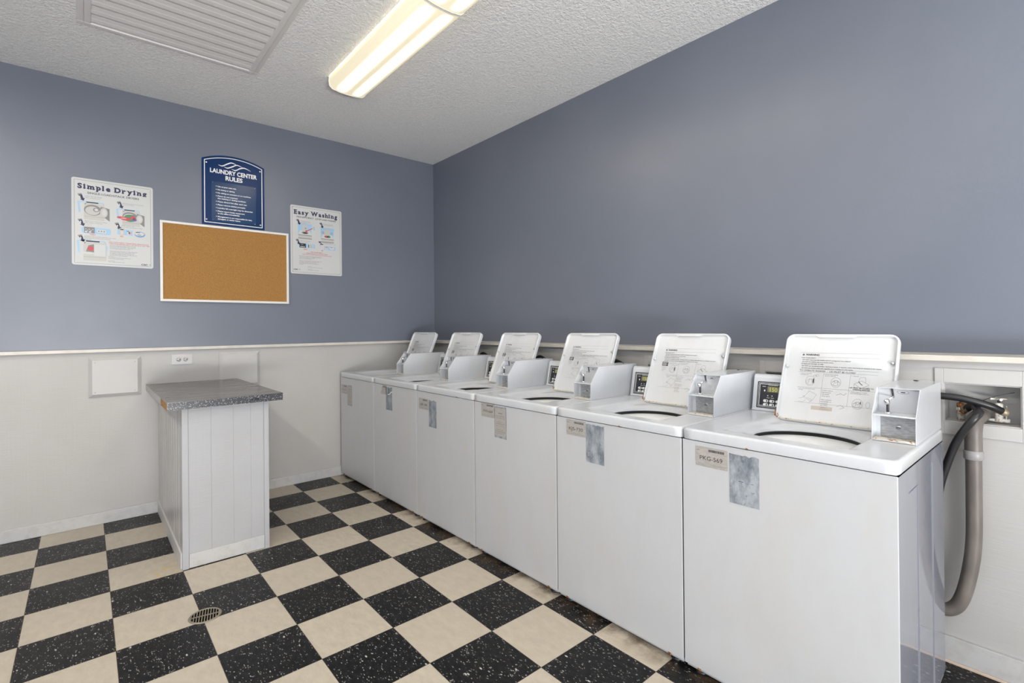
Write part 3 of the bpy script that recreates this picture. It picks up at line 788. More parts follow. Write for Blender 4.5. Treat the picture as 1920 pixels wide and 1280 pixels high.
# ------------------------------------------------------------------ washers
WW, WD, ZT, ZS = .662, .660, .915, .875       # width, depth, top height, split line
def hgt(x, y):
    """height of the washer's top deck, local coords (x to the wall, y negative to the right)"""
    def ss(a, b_, t):
        t = max(0, min(1, (t - a) / (b_ - a))); return t * t * (3 - 2 * t)
    inx = ss(.055, .088, x) * (1 - ss(.535, .56, x)); iny = ss(.125, .165, -y) * (1 - ss(.498, .535, -y))
    z = ZT - .018 * inx * iny
    r = math.hypot(x - .262, y + .338)
    z -= .014 * (1 - ss(.178, .215, r)) * inx * iny
    return z
HC, HR = (.262, -.338), .176

proto = empty('washing_machine', (-.99, YS[0], 0), 'x', 'washing machine', 'white coin operated top load washers in a row')
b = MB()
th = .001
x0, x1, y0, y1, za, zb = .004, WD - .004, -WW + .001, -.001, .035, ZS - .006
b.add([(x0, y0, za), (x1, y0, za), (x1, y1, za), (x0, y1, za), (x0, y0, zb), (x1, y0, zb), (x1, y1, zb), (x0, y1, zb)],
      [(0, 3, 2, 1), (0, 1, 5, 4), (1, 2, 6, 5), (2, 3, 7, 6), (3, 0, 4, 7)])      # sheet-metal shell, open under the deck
cab = b.build('cabinet', [M_side_shade, M_front], proto, bevel=.004, seg=3)
# front skin panel, side crease lines
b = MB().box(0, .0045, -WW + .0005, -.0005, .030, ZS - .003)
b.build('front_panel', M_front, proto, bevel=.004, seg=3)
for yv in (-.0008, -WW + .0008):
    for x0, x1, z0_, z1_ in ((.235, .239, .08, .80), (.455, .459, .05, .83), (.13, .2345, .796, .80)):
        MB().box(x0, x1, yv - .0022, yv + .0022, z0_, z1_).build('side_rib', M_side_shade, proto, bevel=.001)
b = MB().box(.012, WD - .01, -WW + .006, -.006, .018, .038)
b.build('toe_frame', M_front, proto)
for x in (.035, WD - .05):
    for y in (-.05, -WW + .05):
        MB().lathe((x, y, 0), (0, 0, 1), [(.0001, 0), (.020, 0), (.022, .006), (.012, .012), (.008, .014), (.008, .030)], 16).build('foot', M_black, proto)
for y in (-.06, -WW + .06): MB().box(-.0015, .010, y - .006, y + .006, .026, .034).build('panel_clip', M_rustdark, proto)

# top deck
SEG = 128; NR = 30
def outline(k, inset, rc=.02):
    """point on rounded rectangle hit by ray k"""
    x0, x1, y0, y1 = -.004 + inset, WD + inset * 0 - inset, -WW - .001 + inset, .001 - inset
    a = 2 * PI * k / SEG; dx, dy = math.cos(a), math.sin(a); t = 1e9
    if dx > 1e-9: t = min(t, (x1 - HC[0]) / dx)
    if dx < -1e-9: t = min(t, (x0 - HC[0]) / dx)
    if dy > 1e-9: t = min(t, (y1 - HC[1]) / dy)
    if dy < -1e-9: t = min(t, (y0 - HC[1]) / dy)
    x, y = HC[0] + dx * t, HC[1] + dy * t
    cx = min(max(x, x0 + rc), x1 - rc); cy = min(max(y, y0 + rc), y1 - rc)
    d = math.hypot(x - cx, y - cy)
    if d > rc: x, y = cx + (x - cx) * rc / d, cy + (y - cy) * rc / d
    return x, y
# choose angles so corners are hit well: use uniform plus tolerance
vs = []; rings = []
def ring(pts): rings.append(len(vs) // 1); vs.extend(pts)
for j in range(NR + 1):
    t = min(j / (NR - 1), 1) if j < NR - 1 else (.975 if j == NR - 1 else 1.0); pts = []
    for k in range(SEG):
        a = 2 * PI * k / SEG; ox, oy = outline(k, .010, .012)
        hx_, hy_ = HC[0] + HR * math.cos(a), HC[1] + HR * math.sin(a)
        x, y = hx_ + (ox - hx_) * t, hy_ + (oy - hy_) * t
        pts.append((x, y, hgt(x, y)))
    ring(pts)
for ins, dz in ((.0075, -.0002), (.0045, -.0011), (.0020, -.0030), (.0006, -.0058), (.0, -.0085), (.0, -.0105), (.0, ZS - ZT + .002), (.001, ZS - ZT), (.006, ZS - ZT)):
    ring([(*outline(k, ins, .014), ZT + dz) for k in range(SEG)])
fs = []
for j in range(len(rings) - 1):
    for k in range(SEG):
        a_, b_ = j * SEG + k, j * SEG + (k + 1) % SEG
        fs.append((a_, b_, b_ + SEG, a_ + SEG))
mb = MB().add(vs, fs, 0, True)
# rolled lip into the tub
lip = []
for r_, z_ in ((HR, 0), (HR - .003, -.001), (HR - .004, -.004), (HR - .001, -.007), (HR + .004, -.007)):
    lip += [(HC[0] + r_ * math.cos(2 * PI * k / SEG), HC[1] + r_ * math.sin(2 * PI * k / SEG), hgt(HC[0] + HR * math.cos(2 * PI * k / SEG), HC[1] + HR * math.sin(2 * PI * k / SEG)) + z_) for k in range(SEG)]
mb.add(lip, [(j * SEG + k, (j + 1) * SEG + k, (j + 1) * SEG + (k + 1) % SEG, j * SEG + (k + 1) % SEG) for j in range(4) for k in range(SEG)], 0, True)
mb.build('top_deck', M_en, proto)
# tub: black ring painted as the shade in the gap, white balance ring, basket
cz = (HC[0], HC[1], 0)
MB().lathe(cz, (0, 0, 1), [(.184, .880), (.186, .860)], 64).build('tub_gap_shade', M_black, proto)
MB().lathe(cz, (0, 0, 1), [(.190, .860), (.176, .863), (.150, .855), (.120, .838), (.118, .790)], 64).build('balance_ring', M_creamlid, proto)
b = MB().lathe(cz, (0, 0, 1), [(.170, .800), (.172, .50), (.15, .46), (.0001, .455)], 48)
b.build('basket', M_lgrey, proto)
MB().lathe(cz, (0, 0, 1), [(.0001, .74), (.03, .735), (.036, .70), (.045, .56), (.09, .47), (.0001, .46)], 32).build('agitator', M_creamlid, proto)

# lid (own plane): hinge line at x=.51, leaning back
LX0, LZ0 = .512, .898
ld = Vector((.150, 0, .358)).normalized(); LL = .386; LY0, LW = -.135, .405
ln = Vector((-ld.z, 0, ld.x))            # towards the room
def LP(a, s_, d=0): return Vector((LX0, LY0, LZ0)) + Vector((0, -1, 0)) * a + ld * s_ + ln * d
out_ = rrect(0, LW, 0, LL, .032, 8)
b = MB()
n = len(out_)
def off_r(e, d): return [LP(x, y, d) for x, y in rrect(e, LW - e, e, LL - e, max(.032 - e, .004), 8)]
loops = [off_r(.0, -.016), off_r(-.0005, -.014), off_r(-.001, -.004), off_r(-.0008, .006), off_r(.001, .0088), off_r(.0035, .0098), off_r(.0065, .0088), off_r(.0085, .006), off_r(.0095, .0), off_r(.0125, -.0026), off_r(.017, -.003), off_r(.019, -.003)]
vv = [p_ for L in loops for p_ in L]
b.add(vv, [(j * n + k, j * n + (k + 1) % n, (j + 1) * n + (k + 1) % n, (j + 1) * n + k) for j in range(len(loops) - 1) for k in range(n)], 0, True)
b.add(loops[-1], [list(range(n))], 0); b.add(loops[0], [list(range(n - 1, -1, -1))], 0)
# raised grip lug on the free edge, hinge-side hem
b.add(*(lambda P_: (P_, [(0, 1, 2, 3), (4, 5, 6, 7), (0, 1, 5, 4), (1, 2, 6, 5), (2, 3, 7, 6), (3, 0, 4, 7)]))([LP(x, y, d) for d in (-.003, .0095) for x, y in ((LW * .26, LL - .0045), (LW * .31, LL - .0155), (LW * .62, LL - .0155), (LW * .67, LL - .0045))]))
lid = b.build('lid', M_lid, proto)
b = MB()
b.tube([LP(.012 + i * .02, .006 + random.uniform(-.0006, .0006), .0085) for i in range(20)], .0036, 8)
b.build('rusty_hem', M_rust, lid)
MB().tube([LP(-.004, .010, .002), LP(-.004, .040, .002)], .0032, 8).tube([LP(.004, .004, .006), LP(.012, .014, .009), LP(.006, .026, .007)], .0022, 6).build('hinge_pin', M_rustdark, lid)
for a_, s_ in ((LW - .018, LL * .70), (.016, LL * .62)):
    MB().lathe(LP(a_, s_, .004), ln, [(.0001, .0045), (.004, .0042), (.0065, .002), (.007, 0)], 14).build('bumper', M_steel if a_ > .1 else M_lid, lid)

def lid_print(kind):
    c = Canvas(LP(0, 0, -.003), (0, -1, 0), ld, .00006, .0006)
    x0, xr, yt = .068, .345, .292
    c.line(x0 - .004, yt + .012, xr, yt + .014, .0006, 1); c.line(x0 + .06, yt - .006, xr, yt - .004, .0006, 1)
    c.poly([(x0, yt), (x0 + .010, yt), (x0 + .005, yt + .0085)], 0); c.text('WARNING', x0 + .014, yt, .0078, 0, bold=.035, w_=.052)
    y = yt - .013
    for s_, ind, tw in (('FOR YOUR SAFETY', 0, .055), ('DO NOT reach into the washer until all moving parts have stopped.', .004, .178), ('DO NOT let children play in or on the washer.', .004, .118), ('TO REDUCE THE RISK OF FIRE:', 0, .086),
                        ('DO NOT put laundered articles, cleaning products, or laundry soiled with fumes or solvents in the washer.', .004, .284), ('DO NOT put articles soiled with vegetable oil or cooking oil in the washer.', .004, .190)):
        c.text(s_, x0 + ind, y, .0044, 0, w_=tw, bold=.012); y -= .0090
    yb = y - .004
    if kind == 'plain':
        c.line(x0 - .004, yb + .010, xr, yb + .012, .0006, 1)
        c.text('TO OPERATE WASHER  -  LID MUST BE CLOSED', x0 - .002, yb, .0070, 0, w_=.205, bold=.0)
        c.line(x0 - .006, yb - .003, xr, yb - .001, .0006, 1)
        gx_ = [x0 - .002, x0 + .090, x0 + .186, xr]; g0, gm, gb = yb - .004, yb - .070, yb - .136
    else:
        c.rect(x0 - .004, yb - .014, .034, .022, 0)
        for i in range(4): c.rect(x0 - .001, yb + .003 - i * .0045, .028 - (i % 2) * .006, .0016, 2, 1)
        for i, s_ in enumerate(('IMPORTANT:', 'Lid must be', 'closed before', 'starting.')): c.text(s_, x0 - .003, yb - .022 - i * .006, .0035, 1, bold=0)
        gx_ = [x0 + .030, x0 + .092, x0 + .186, xr]; g0, gm, gb = yb + .010, yb - .060, yb - .128
    for x in gx_[1:3]: c.line(x, g0, x - .001, gb, .0006, 1)
    c.line(gx_[0], gm, xr, gm + .001, .0006, 1); c.line(x0 - .006, gb, xr - .01, gb + .001, .0006, 1)
    tx = (('1. Measure detergent', 'into wash tub'), ('2. Load clothes loosely', 'into the wash tub'), ('3. Close lid', ''), ('4. Set wash and temperature', 'settings'), ('', ''), ('6. Fabric softener is added', 'when RINSE light comes on'))
    for i, (a_, b_) in enumerate(tx):
        X = gx_[i % 3] + .003; Y = (g0 if i < 3 else gm) - .007
        c.text(a_, X, Y, .0040, 1, bold=0) if a_ else None; c.text(b_, X + .003, Y - .006, .0040, 1, bold=0) if b_ else None
    def tub(X, Y, full):
        c.arc(X, Y, .018, .021, .0007, 1); c.arc(X, Y - .004, .015, .012, .0006, 1, n=12); c.path([(X - .007, Y - .010), (X - .004, Y + .008), (X + .005, Y + .008), (X + .008, Y - .010)], .0008, 1)
        if full: c.path([(X - .013, Y), (X - .006, Y + .006), (X, Y - .003), (X + .007, Y + .005), (X + .013, Y - .002)], .0008, 1); c.path([(X - .012, Y - .01), (X - .003, Y - .014), (X + .010, Y - .008)], .0007, 1)
    X = (gx_[0] + gx_[1]) / 2; Y = (g0 + gm) / 2 - .004
    tub(X, Y, False); c.ell(X + .012, Y + .001, .0026, .011, 0, 1, 12); c.arc(X + .016, Y + .022, .006, .004, .0006, 1, n=10); c.arc(X + .024, Y + .026, .006, .004, .0006, 1, n=10)
    tub((gx_[1] + gx_[2]) / 2, Y, True)
    X = (gx_[2] + gx_[3]) / 2 - .006
    c.path([(X - .024, Y), (X, Y + .014), (X + .026, Y - .002), (X, Y - .018), (X - .024, Y), (X - .024, Y - .012), (X, Y - .028), (X + .026, Y - .012)], .0007, 1)
    c.path([(X - .012, Y + .002), (X - .006, Y + .026), (X + .012, Y + .028), (X + .014, Y + .006)], .0007, 1); c.path([(X - .009, Y + .010), (X - .004, Y + .002), (X + .004, Y - .004)], .0022, 0)
    Y = (gm + gb) / 2 - .008; X = (gx_[0] + gx_[1]) / 2 - .004
    c.path([(X - .012, Y - .002), (X + .006, Y + .026), (X + .034, Y + .012), (X + .018, Y - .018), (X - .012, Y - .002)], .0006, 1); c.path([(X - .004, Y - .002), (X + .022, Y - .012), (X + .010, Y - .022)], .0006, 1)
    c.path([(X - .032, Y - .010), (X - .016, Y - .004), (X - .010, Y + .004), (X - .018, Y + .002)], .0006, 1); c.path([(X - .03, Y - .022), (X - .012, Y - .022), (X - .004, Y - .012)], .0006, 1)
    X = gx_[1] + .003
    for i, s_ in enumerate(('5. Insert coins in', 'slide and push', 'slide slowly', 'all the way in', '', 'Select cycle and', 'push START, or', 'use COLD', 'key. When', 'washing is', 'done remove')):
        if s_: c.text(s_, X, gm - .010 - i * .0078, .0042, 1, bold=.006)
    X += .072
    c.path([(X - .02, gm - .024), (X - .006, gm - .016), (X + .006, gm - .022), (X + .014, gm - .012)], .0009, 1); c.path([(X - .016, gm - .070), (X, gm - .064), (X + .012, gm - .072), (X - .004, gm - .080)], .0009, 1)
    X = (gx_[2] + gx_[3]) / 2
    c.text('LID MUST BE CLOSED TO', X - .004, gm + .010, .0048, 0, w_=.080, al='c', bold=.02); c.text('OPERATE WASHER', X - .004, gm + .003, .0048, 0, w_=.058, al='c', bold=.02)
    tub(X - .012, Y - .012, True); c.ell(X - .002, Y - .006, .0014, .006, 0, 1, 10); c.arc(X + .022, Y - .012, .007, .012, .0007, 1, n=10)
    if kind == 'plain': c.rect(.128, yb - .162, .076, .016, 3, 0)
    return c
lp = flat('warning_print', [M_ink, M_greyink, M_white, M_tape], lid_print('boxed'), lid)
lp_me_boxed = lp.data
tmp = flat('warning_print', [M_ink, M_greyink, M_white, M_tape], lid_print('plain')); lp_me_plain = tmp.data; D.objects.remove(tmp)

# control console behind the lid
b = MB()
CY0, CY1 = -.008, -.532
prof = [(.572, .9155), (.578, .925), (.606, 1.060), (.612, 1.070), (.620, 1.0745), (.648, 1.0745), (.656, 1.068), (.656, .9155)]
b.extrude([(x, CY0, z) for x, z in prof], (0, CY1 - CY0, 0))
con = b.build('console', M_en, proto, bevel=.005, seg=3)
fd = Vector((.028, 0, .135)).normalized()
c = Canvas(Vector((.5785, CY0 - .018, .928)), (0, -1, 0), fd, .0003, .0008)
PW, PH = .30, .118
c.poly(rrect(0, PW, 0, PH, .004), 0, 0)
for e, t in ((.005, .0012), (.010, .0018)): c.frame(e, e, PW - 2 * e, PH - 2 * e, t, 1, 1)
c.text('RINSE', .022, .094, .004, 1, 1, bold=0); c.ell(.032, .078, .003, .004, 1, 1)
for i in range(2): c.ell(.047 + i * .018, .056, .0022, .0022, 1, 1); c.text('WASH', .042 + i * .018, .045, .0035, 1, 1, bold=0)
c.text('TIME REMAINING', .046, .101, .004, 1, 1, bold=0)
flat('control_panel', [M_conblk, M_white], c, con)
c = Canvas(Vector((.5785, CY0 - .018, .928)), (0, -1, 0), fd, .0003, .0015)
c.rect(.044, .072, .060, .025, 0, 0); c.text('150', .054, .0755, .018, 1, 1, bold=.02)
flat('display', [M_lcd, M_digit], c, con)
for i in range(5):
    for j in range(2):
        X, Y = .040 + i * .026, .016 + j * .0165
        cc = Vector((.5785, CY0 - .018, .928)) + Vector((0, -1, 0)) * X + fd * Y
        nrm = Vector((0, -1, 0)).cross(fd)
        bb = MB(); pts = [cc + Vector((0, -1, 0)) * u_ + fd * v_ + nrm * .0006 for u_, v_ in rrect(-.0105, .0105, -.006, .006, .0055, 4)]
        bb.extrude(pts, nrm * .0022, 0); cc2 = cc + nrm * .0029
        bb.extrude([cc2 + Vector((0, -1, 0)) * u_ + fd * v_ for u_, v_ in rrect(.002, .0065, -.0045, .0045, .002, 3)], nrm * .0002, 1)
        bb.build('button', [M_btn, M_ink], con)

# coin box
BY0, BY1 = -.538, -.656
b = MB(); t = .0022
XF, XK, ZK, XT, ZTb, XB = .262, .268, 1.000, .328, 1.085, .657
sidep = [(XF, ZT + .0005), (XF + .002, ZK), (XT, ZTb), (XB, ZTb), (XB, ZT + .0005)]
for y in (BY0, BY1 + t): b.extrude([(x, y, z) for x, z in sidep], (0, -t, 0))
b.box(XT, XB, BY0 - t, BY1 + t, ZTb - t, ZTb)                      # top
b.box(XB - t, XB, BY0 - t, BY1 + t, ZT + .001, ZTb - t)             # back
b.box(XF + .001, XB - t, BY0 - t, BY1 + t, ZT + .001, ZT + .004)    # bottom
b.box(XF + .003, XT + .06, BY0 - t, BY1 + t, ZK - .003, ZK + .002)  # shelf
b.box(XT + .012, XT + .014, BY0 - t, BY1 + t, ZK + .002, ZTb - t)   # upper back panel
cb = b.build('coin_box', M_en, proto, bevel=.0008)
MB().box(XF + .040, XF + .043, BY0 - t - .014, BY1 + t, ZT + .004, ZK - .003).build('coin_door', M_steel, cb)
MB().box(XF + .040, XF + .043, BY0 - t, BY0 - t - .0135, ZT + .004, ZK - .003).build('door_jamb', M_en, cb)
bc = ((BY0 + BY1) / 2 - .006)
MB().lathe((XF + .040, bc, .960), (-1, 0, 0), [(.008, 0), (.0075, .003), (.0001, .0033)], 18).box(XF + .0355, XF + .037, bc - .006, bc + .006, .958, .9605, 1).build('cam_lock', [M_steel, M_ink], cb)
b = MB().box(XF + .002, XF + .038, BY0 - .003, BY1 + .003, ZT + .0042, ZT + .0085)
b.build('sill_plate', M_rust, cb)
for y in (bc + .022, bc - .018): MB().cyl((XF + .020, y, ZT + .0085), (0, 0, 1), .006, .0012, 12).build('screw', M_steel, cb)
# money slide: foot, post, ball and push blade
ly = BY0 - .036
b = MB().lathe((XF + .040, ly, ZK + .002), (0, 0, 1), [(.0001, 0), (.0105, 0), (.0105, .0035), (.007, .006), (.0001, .0062)], 20)
b.tube([(XF + .040, ly, ZK + .006), (XF + .041, ly, ZK + .036)], .0042, 10, 1)
b.lathe((XF + .040, ly + .0025, ZK + .030), (0, 0, 1), [(.0001, 0), (.005, .001), (.0085, .005), (.0095, .010), (.0085, .015), (.005, .019), (.0001, .020)], 18)
b.tube([(XF + .044, ly - .004, ZK + .050), (XF + .047, ly - .009, ZK + .0545)], .0035, 8)
b.tube([(XT + .0105, ly - .008, ZK + .052), (XT + .010, ly - .005, ZTb - .004)], .0028, 8, 1)
b.tube([(XF + .046, ly - .008, ZK + .0535), (XT + .011, ly - .007, ZK + .056)], .003, 8)
b.build('coin_slide', [M_chrome, M_ink], cb)
c = Canvas((XT + .012, BY0 - .058, ZTb - .020), (0, -1, 0), (0, 0, 1), .0002, .0004)
c.arc(.012, .006, .016, .0055, .0008, 0); c.rect(.006, .004, .012, .003, 0, 0)
flat('maker_badge', [M_ink], c, cb)
MB().lathe((.672, -.590, ZTb), (0, 0, 1), [(.0095, 0), (.009, .002), (.0001, .0022)], 20, 0).box(.660, .664, -.597, -.583, ZTb + .0015, ZTb + .003, 1).build('lock', [M_chrome, M_ink], cb, loc=(-.035, 0, 0))

# per-machine stickers (front face): asset label and foil strip
def label_mesh(code, w_, h_, torn=False):
    c = Canvas((-.0005, 0, 0), (0, -1, 0), (0, 0, 1), .0001, .0004)
    pts = rrect(0, w_, 0, h_, .003, 3)
    if torn: pts = [(.018, 0), (w_, 0), (w_, h_), (.035, h_), (.030, h_ * .8), (.022, h_ * .72), (.020, h_ * .4), (.008, h_ * .22), (.004, h_ * .1)]
    c.poly(pts, 0, 0)
    x = w_ * .42
    rnd = random.Random(code)
    while x < w_ * .88:
        bw = rnd.choice((.0008, .0014, .0022)); c.rect(x, h_ - .016, bw, .009, 1, 1); x += bw + rnd.choice((.0007, .0012))
    if not torn:
        c.rect(.005, h_ - .014, .010, .0012, 1, 1)
        if code: c.text(code, w_ * .14, h_ * .34, .0155, 1, 1, w_=w_ * .70, bold=.0)
        else: c.rect(w_ * .18, h_ * .40, w_ * .22, .006, 2, 1); c.rect(w_ * .52, h_ * .40, w_ * .26, .007, 2, 1)
        for i in range(3): c.rect(.008, .012 - i * .003, w_ - .018, .0005, 2, 1)
    else:
        c.rect(.032, h_ * .35, .02, .003, 2, 1)
    me = D.meshes.new('asset_label'); me.from_pydata(c.v, [], c.f)
    for m in (M_tan, M_ink, M_mgrey): me.materials.append(m)
    me.polygons.foreach_set('material_index', c.mi); return me
def strip_mesh(seed, w_, h_, kind):
    rnd = random.Random(seed); c = Canvas((-.0005, 0, 0), (0, -1, 0), (0, 0, 1), .0001, .0004)
    pts = [(0, 0), (w_, 0)] + [(w_ + rnd.uniform(-.0015, .0008), h_ * t_) for t_ in (.3, .6, .85)]
    pts += [(w_ * (1 - t_ / 9), h_ - rnd.uniform(0, .007 if kind != 'clean' else .0005)) for t_ in range(10)]
    c.poly(pts, 0, 0)
    if kind == 'text':
        c.poly(rrect(.004, w_ - .004, .010, h_ - .010, .003, 3), 1, 1)
        c.text('NOTICE', w_ * .5, h_ * .76, .006, 2, 2, al='c')
        for i in range(10):
            if i in (2, 6): continue
            c.rect(.012 + (i % 3) * .002, h_ * .68 - i * .0105, w_ - .028 - (i % 4) * .005, .0016 if i % 2 else .0024, 3, 2)
    elif kind == 'pale':
        
        c.rect(w_ * .30, h_ * .455, w_ * .18, .0016, 2, 2); c.rect(w_ * .72, h_ * .45, w_ * .1, .0012, 2, 2)
    elif kind == 'scratch':
        c.path([(w_ * .3, h_ * .66), (w_ * .6, h_ * .69), (w_ * .8, h_ * .78), (w_, h_ * .80)], .006, 5, 1)
    me = D.meshes.new('foil_strip'); me.from_pydata(c.v, [], c.f)
    for m in (M_foil, M_tan, M_ink, M_mgrey, M_lgrey, M_white): me.materials.append(m)
    me.polygons.foreach_set('material_index', c.mi); return me

def copy_tree(o, parent=None):
    c_ = o.copy(); COL.objects.link(c_)
    if parent: c_.parent = parent
    for ch in [x for x in D.objects if x.parent == o]: copy_tree(ch, c_)
    return c_
spec = [   # code, label y, label z, size, torn, strip y, strip z, size, kind
    ('', -.018, .732, .128, .078, False, -.148, .640, .100, .176, 'text', 'white coin washer farthest away, tight against the back wall'),
    ('', -.118, .800, .100, .068, True, -.210, .690, .100, .172, 'scratch', 'white coin washer with a torn label, second from the back wall'),
    ('LBR-108', -.030, .755, .125, .074, False, -.160, .650, .093, .178, 'worn', 'white coin washer with tag LBR-108, third from the back wall'),
    ('VVH-664', -.068, .795, .122, .077, False, -.188, .694, .103, .174, 'text', 'white coin washer with tag VVH-664 and a printed strip beside it'),
    ('KJS-730', -.066, .795, .120, .072, False, -.186, .690, .104, .172, 'worn', 'white coin washer with tag KJS-730 and a blank grey strip'),
    ('PKG-569', -.054, .784, .122, .072, False, -.182, .679, .102, .174, 'pale', 'white coin washer nearest the camera, with tag PKG-569'),
]
children0 = [x for x in D.objects if x.parent == proto]
machines = []
for i, (code, ly_, lz, lw, lh, torn, sy, sz, sw, sh, kind, label) in enumerate(spec):
    r_ = proto if i == 0 else copy_tree(proto)
    machines.append(r_)
for i, (code, ly_, lz, lw, lh, torn, sy, sz, sw, sh, kind, label) in enumerate(spec):
    r_ = machines[i]; r_.location = (-.99, YS[i], -.010 if False else 0)
    r_['label'] = label
    a = D.objects.new('asset_label', label_mesh(code, lw, lh, torn)); COL.objects.link(a); a.parent = r_; a.location = (0, ly_, lz)
    a = D.objects.new('foil_strip', strip_mesh(i + 3, sw, sh, kind)); COL.objects.link(a); a.parent = r_; a.location = (0, sy, sz)
    for cy_ in {5: (-.245,), 4: (-.375,), 1: (-.34,), 2: (-.49,), 3: (-.008,)}.get(i, ()):
        MB().extrude([(-.0052, cy_ - .006, .8745), (-.0052, cy_ + .007, .8748), (-.0052, cy_ + .002, .8795), (-.0052, cy_ - .003, .8775)], (.0015, 0, 0)).build('rust_chip', M_rustdark, r_)
    if i == 5:
        for l_ in [x for x in D.objects if x.parent == r_ and x.name.startswith('lid')]:
            for k_ in [x for x in D.objects if x.parent == l_ and x.name.startswith('warning_print')]: k_.data = lp_me_plain

# ------------------------------------------------------------------ valve boxes, valves and hoses
BOXL = ['painted valve box recess in the wall behind the washer farthest away', 'painted valve box recess behind the second washer from the back wall', 'painted valve box recess behind the third washer from the back wall',
        'painted valve box recess behind the washer tagged VVH-664', 'painted valve box recess glimpsed left of the nearest washer\'s lid', 'painted valve box recess with open front, right of the nearest washer']
def catmull(P, n=10):
    out = []
    P = [Vector(p_) for p_ in P]
    for k in range(len(P) - 1):
        p0, p1, p2, p3 = P[max(k - 1, 0)], P[k], P[k + 1], P[min(k + 2, len(P) - 1)]
        for i in range(n):
            f = i / n
            out.append(0.5 * (2 * p1 + (p2 - p0) * f + (2 * p0 - 5 * p1 + 4 * p2 - p3) * f * f + (3 * p1 - p0 - 3 * p2 + p3) * f ** 3))
    return out + [P[-1]]
for i in range(6):
    y1, y0 = opens[i]                     # y1 > y0
    o = empty('valve_box', (CH, (y0 + y1) / 2, z0), BOXL[i], 'valve box', 'valve boxes in the plumbing wall')
    h2 = (y1 - y0) / 2
    b = MB(); dpt = .095; hh = z1 - z0; e = .004
    b.box(0, dpt, h2 - e, h2, 0, hh).box(0, dpt, -h2, -h2 + e, 0, hh).box(0, dpt, -h2 + e, h2 - e, 0, e).box(0, dpt, -h2 + e, h2 - e, hh - e, hh).box(dpt - e, dpt, -h2 + e, h2 - e, e, hh - e)
    b.box(dpt - e - .001, dpt - e, -h2 + e, h2 - e, .074, .0755)
    b.build('box_liner', M_panel, o)
    rr_ = .10 if i == 5 else .026
    b = MB()
    b.box(-.006, -.0005, h2, h2 + .026, -.048, hh + .055).box(-.006, -.0005, -h2, h2, hh, hh + .055).box(-.006, -.0005, -h2, h2, -.048, .0).box(-.006, -.0005, -h2 - rr_, -h2, -.048, hh + .055)
    b.build('trim_board', M_panel, o, bevel=.0015)

def valve(loc, label, rusty):
    o = empty('shutoff_valve', loc, label, 'valve', 'hose valves in the right-hand valve box')
    bodym = M_rustdark if rusty else M_valve
    b = MB().lathe((0, 0, 0), (0, 0, 1), [(.0001, 0), (.012, 0), (.012, .024), (.0145, .026), (.0145, .044), (.012, .048), (.0001, .049)], 20)
    b.build('valve_body', M_valve, o)
    MB().lathe((0, 0, .047), (0, 0, 1), [(.012, 0), (.0125, .016), (.008, .020), (.0001, .021)], 8).build('bonnet', bodym, o)
    MB().lathe((-.005, 0, .034), (-.88, .48, 0) if not rusty else (-.5, -.86, .1), [(.010, 0), (.010, .016), (.0001, .0165)], 16).build('outlet_spout', M_valve if not rusty else M_rustdark, o)
    MB().cyl((0, 0, .066), (0, 0, 1), .0045, .014, 12).build('stem', M_ink, o)
    b = MB().lathe((0, 0, .078), (0, 0, 1), [(.0001, 0), (.008, 0), (.009, .004), (.0001, .008)], 14)
    for k in range(4):
        a = k * PI / 2 + .35; b.tube([(0, 0, .082), (.012 * math.cos(a), .012 * math.sin(a), .082), (.024 * math.cos(a), .024 * math.sin(a), .0815)], [.003, .0036, .0048], 8)
    b.build('cross_handle', M_valve, o)
    return o
vy = opens[5][0]
xb = CH + .045
valve((xb, vy - .044, .926), 'rust-stained valve at the left of the open valve box', True)
vr = valve((xb, vy - .150, .935), 'white painted valve at the right of the open valve box', False)
MB().tube([(0, .034, .003), (0, .0, .003), (0, -.030, .003)], [.003, .0085, .008], 10).tube([(-.004, -.020, .008), (-.004, -.021, .058)], .0018, 6).build('base_lever', M_valve, vr)
# hoses
def hose(name, pts, r, m, label, cat, seg=14, group=None):
    o = MB().tube(catmull(pts), r, seg).build(name, m); return tag(o, label, cat, group)
fx_ = xb - .005
cold = empty('inlet_hose', (fx_ - .03, vy - .138, .965), 'black rubber hose arching from the right-hand valve to behind the nearest coin box', 'hose', 'black inlet hoses')
O_ = cold.location
def rel(pts, O_): return [Vector(p_) - Vector(O_) for p_ in pts]
pth = catmull([(-.178, -4.172, .977), (-.205, -4.145, .995), (-.225, -4.098, 1.011), (-.236, -4.050, 1.021), (-.242, -3.99, 1.021), (-.246, -3.93, 1.004), (-.25, -3.88, .95), (-.25, -3.86, .85)])
MB().tube(rel(pth, O_), .013, 14).build('rubber_tube', M_black, cold)
MB().lathe(Vector((-.165, -4.184, .969)) - Vector(O_), (-.62, .60, .38), [(.0125, 0), (.0135, .003), (.0135, .016), (.011, .018), (.011, .030)], 14).build('coupling', M_brass, cold)
hot = empty('inlet_hose', (-.20, -4.115, .955), 'black rubber hose dropping from the rusty valve down behind the nearest washer', 'hose', 'black inlet hoses')
O_ = hot.location
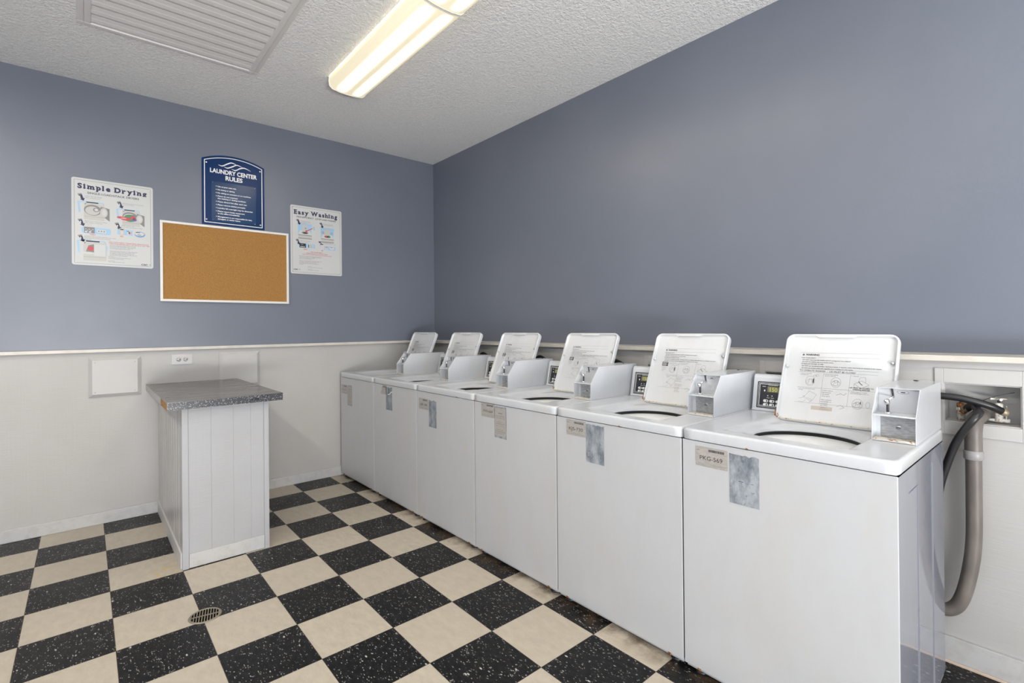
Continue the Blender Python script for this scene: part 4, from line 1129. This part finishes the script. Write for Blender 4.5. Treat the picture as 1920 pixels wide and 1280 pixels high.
pth = catmull([(-.158, -4.074, .972), (-.190, -4.097, .991), (-.235, -4.115, .980), (-.276, -4.123, .975), (-.299, -4.113, .958), (-.301, -4.093, .925), (-.293, -4.063, .866), (-.285, -4.038, .790), (-.278, -4.015, .70), (-.275, -4.00, .60)])
MB().tube(rel(pth, O_), .0130, 14).build('rubber_tube', M_black, hot)
MB().lathe(Vector((-.150, -4.066, .969)) - Vector(O_), (-.72, -.58, .22), [(.013, 0), (.014, .003), (.014, .015), (.011, .017), (.011, .028)], 14).build('coupling', M_brass, hot)
dr = empty('drain_hose', (-.242, -4.10, .95), 'thick grey drain hose hanging in a loop beside the nearest washer', 'hose')
O_ = dr.location
pth = catmull([(-.150, -4.116, .952), (-.196, -4.112, .950), (-.228, -4.106, .938), (-.243, -4.103, .90), (-.243, -4.103, .83), (-.243, -4.103, .66), (-.243, -4.101, .50), (-.245, -4.090, .39), (-.247, -4.070, .29), (-.250, -4.046, .238), (-.254, -4.010, .222), (-.256, -3.975, .26), (-.257, -3.955, .34), (-.257, -3.945, .46), (-.257, -3.94, .70)], 8)
MB().tube(rel(pth, O_), [.0255 if k < 34 else .0235 for k in range(len(pth))], 20).build('hose_tube', M_graypvc, dr)
MB().lathe(Vector((-.243, -4.103, .800)) - Vector(O_), (0, 0, 1), [(.0262, 0), (.0285, .003), (.0285, .030), (.0262, .033)], 24).build('cuff', M_coupl, dr)
# earlier machines: only the tops of their black hoses show over the coin boxes
HL = ['black hose hump seen above the second coin box', 'black hose hump seen above the third coin box', 'black hose hump seen above the coin box of washer VVH-664']
for j, i in enumerate((1, 2, 3)):
    yb = YS[i]
    P_ = [(-.165, yb - .76, .975), (-.212, yb - .715, .99), (-.236, yb - .64, 1.0), (-.250, yb - .55, 1.03), (-.256, yb - .485, 1.075), (-.258, yb - .44, 1.083), (-.262, yb - .41, 1.04), (-.262, yb - .40, .90)]
    tag(hose('inlet_hose', P_, .013, M_black, HL[j], 'hose', group='black inlet hoses'))
tag(MB().tube(catmull([(-.200, -4.098, .985), (-.205, -4.118, 1.008), (-.20, -4.155, 1.030), (-.188, -4.190, 1.043), (-.16, -4.205, 1.045)]), .0014, 6).build('ground_wire', M_ink), 'thin dark wire bent across the open valve box', 'wire')
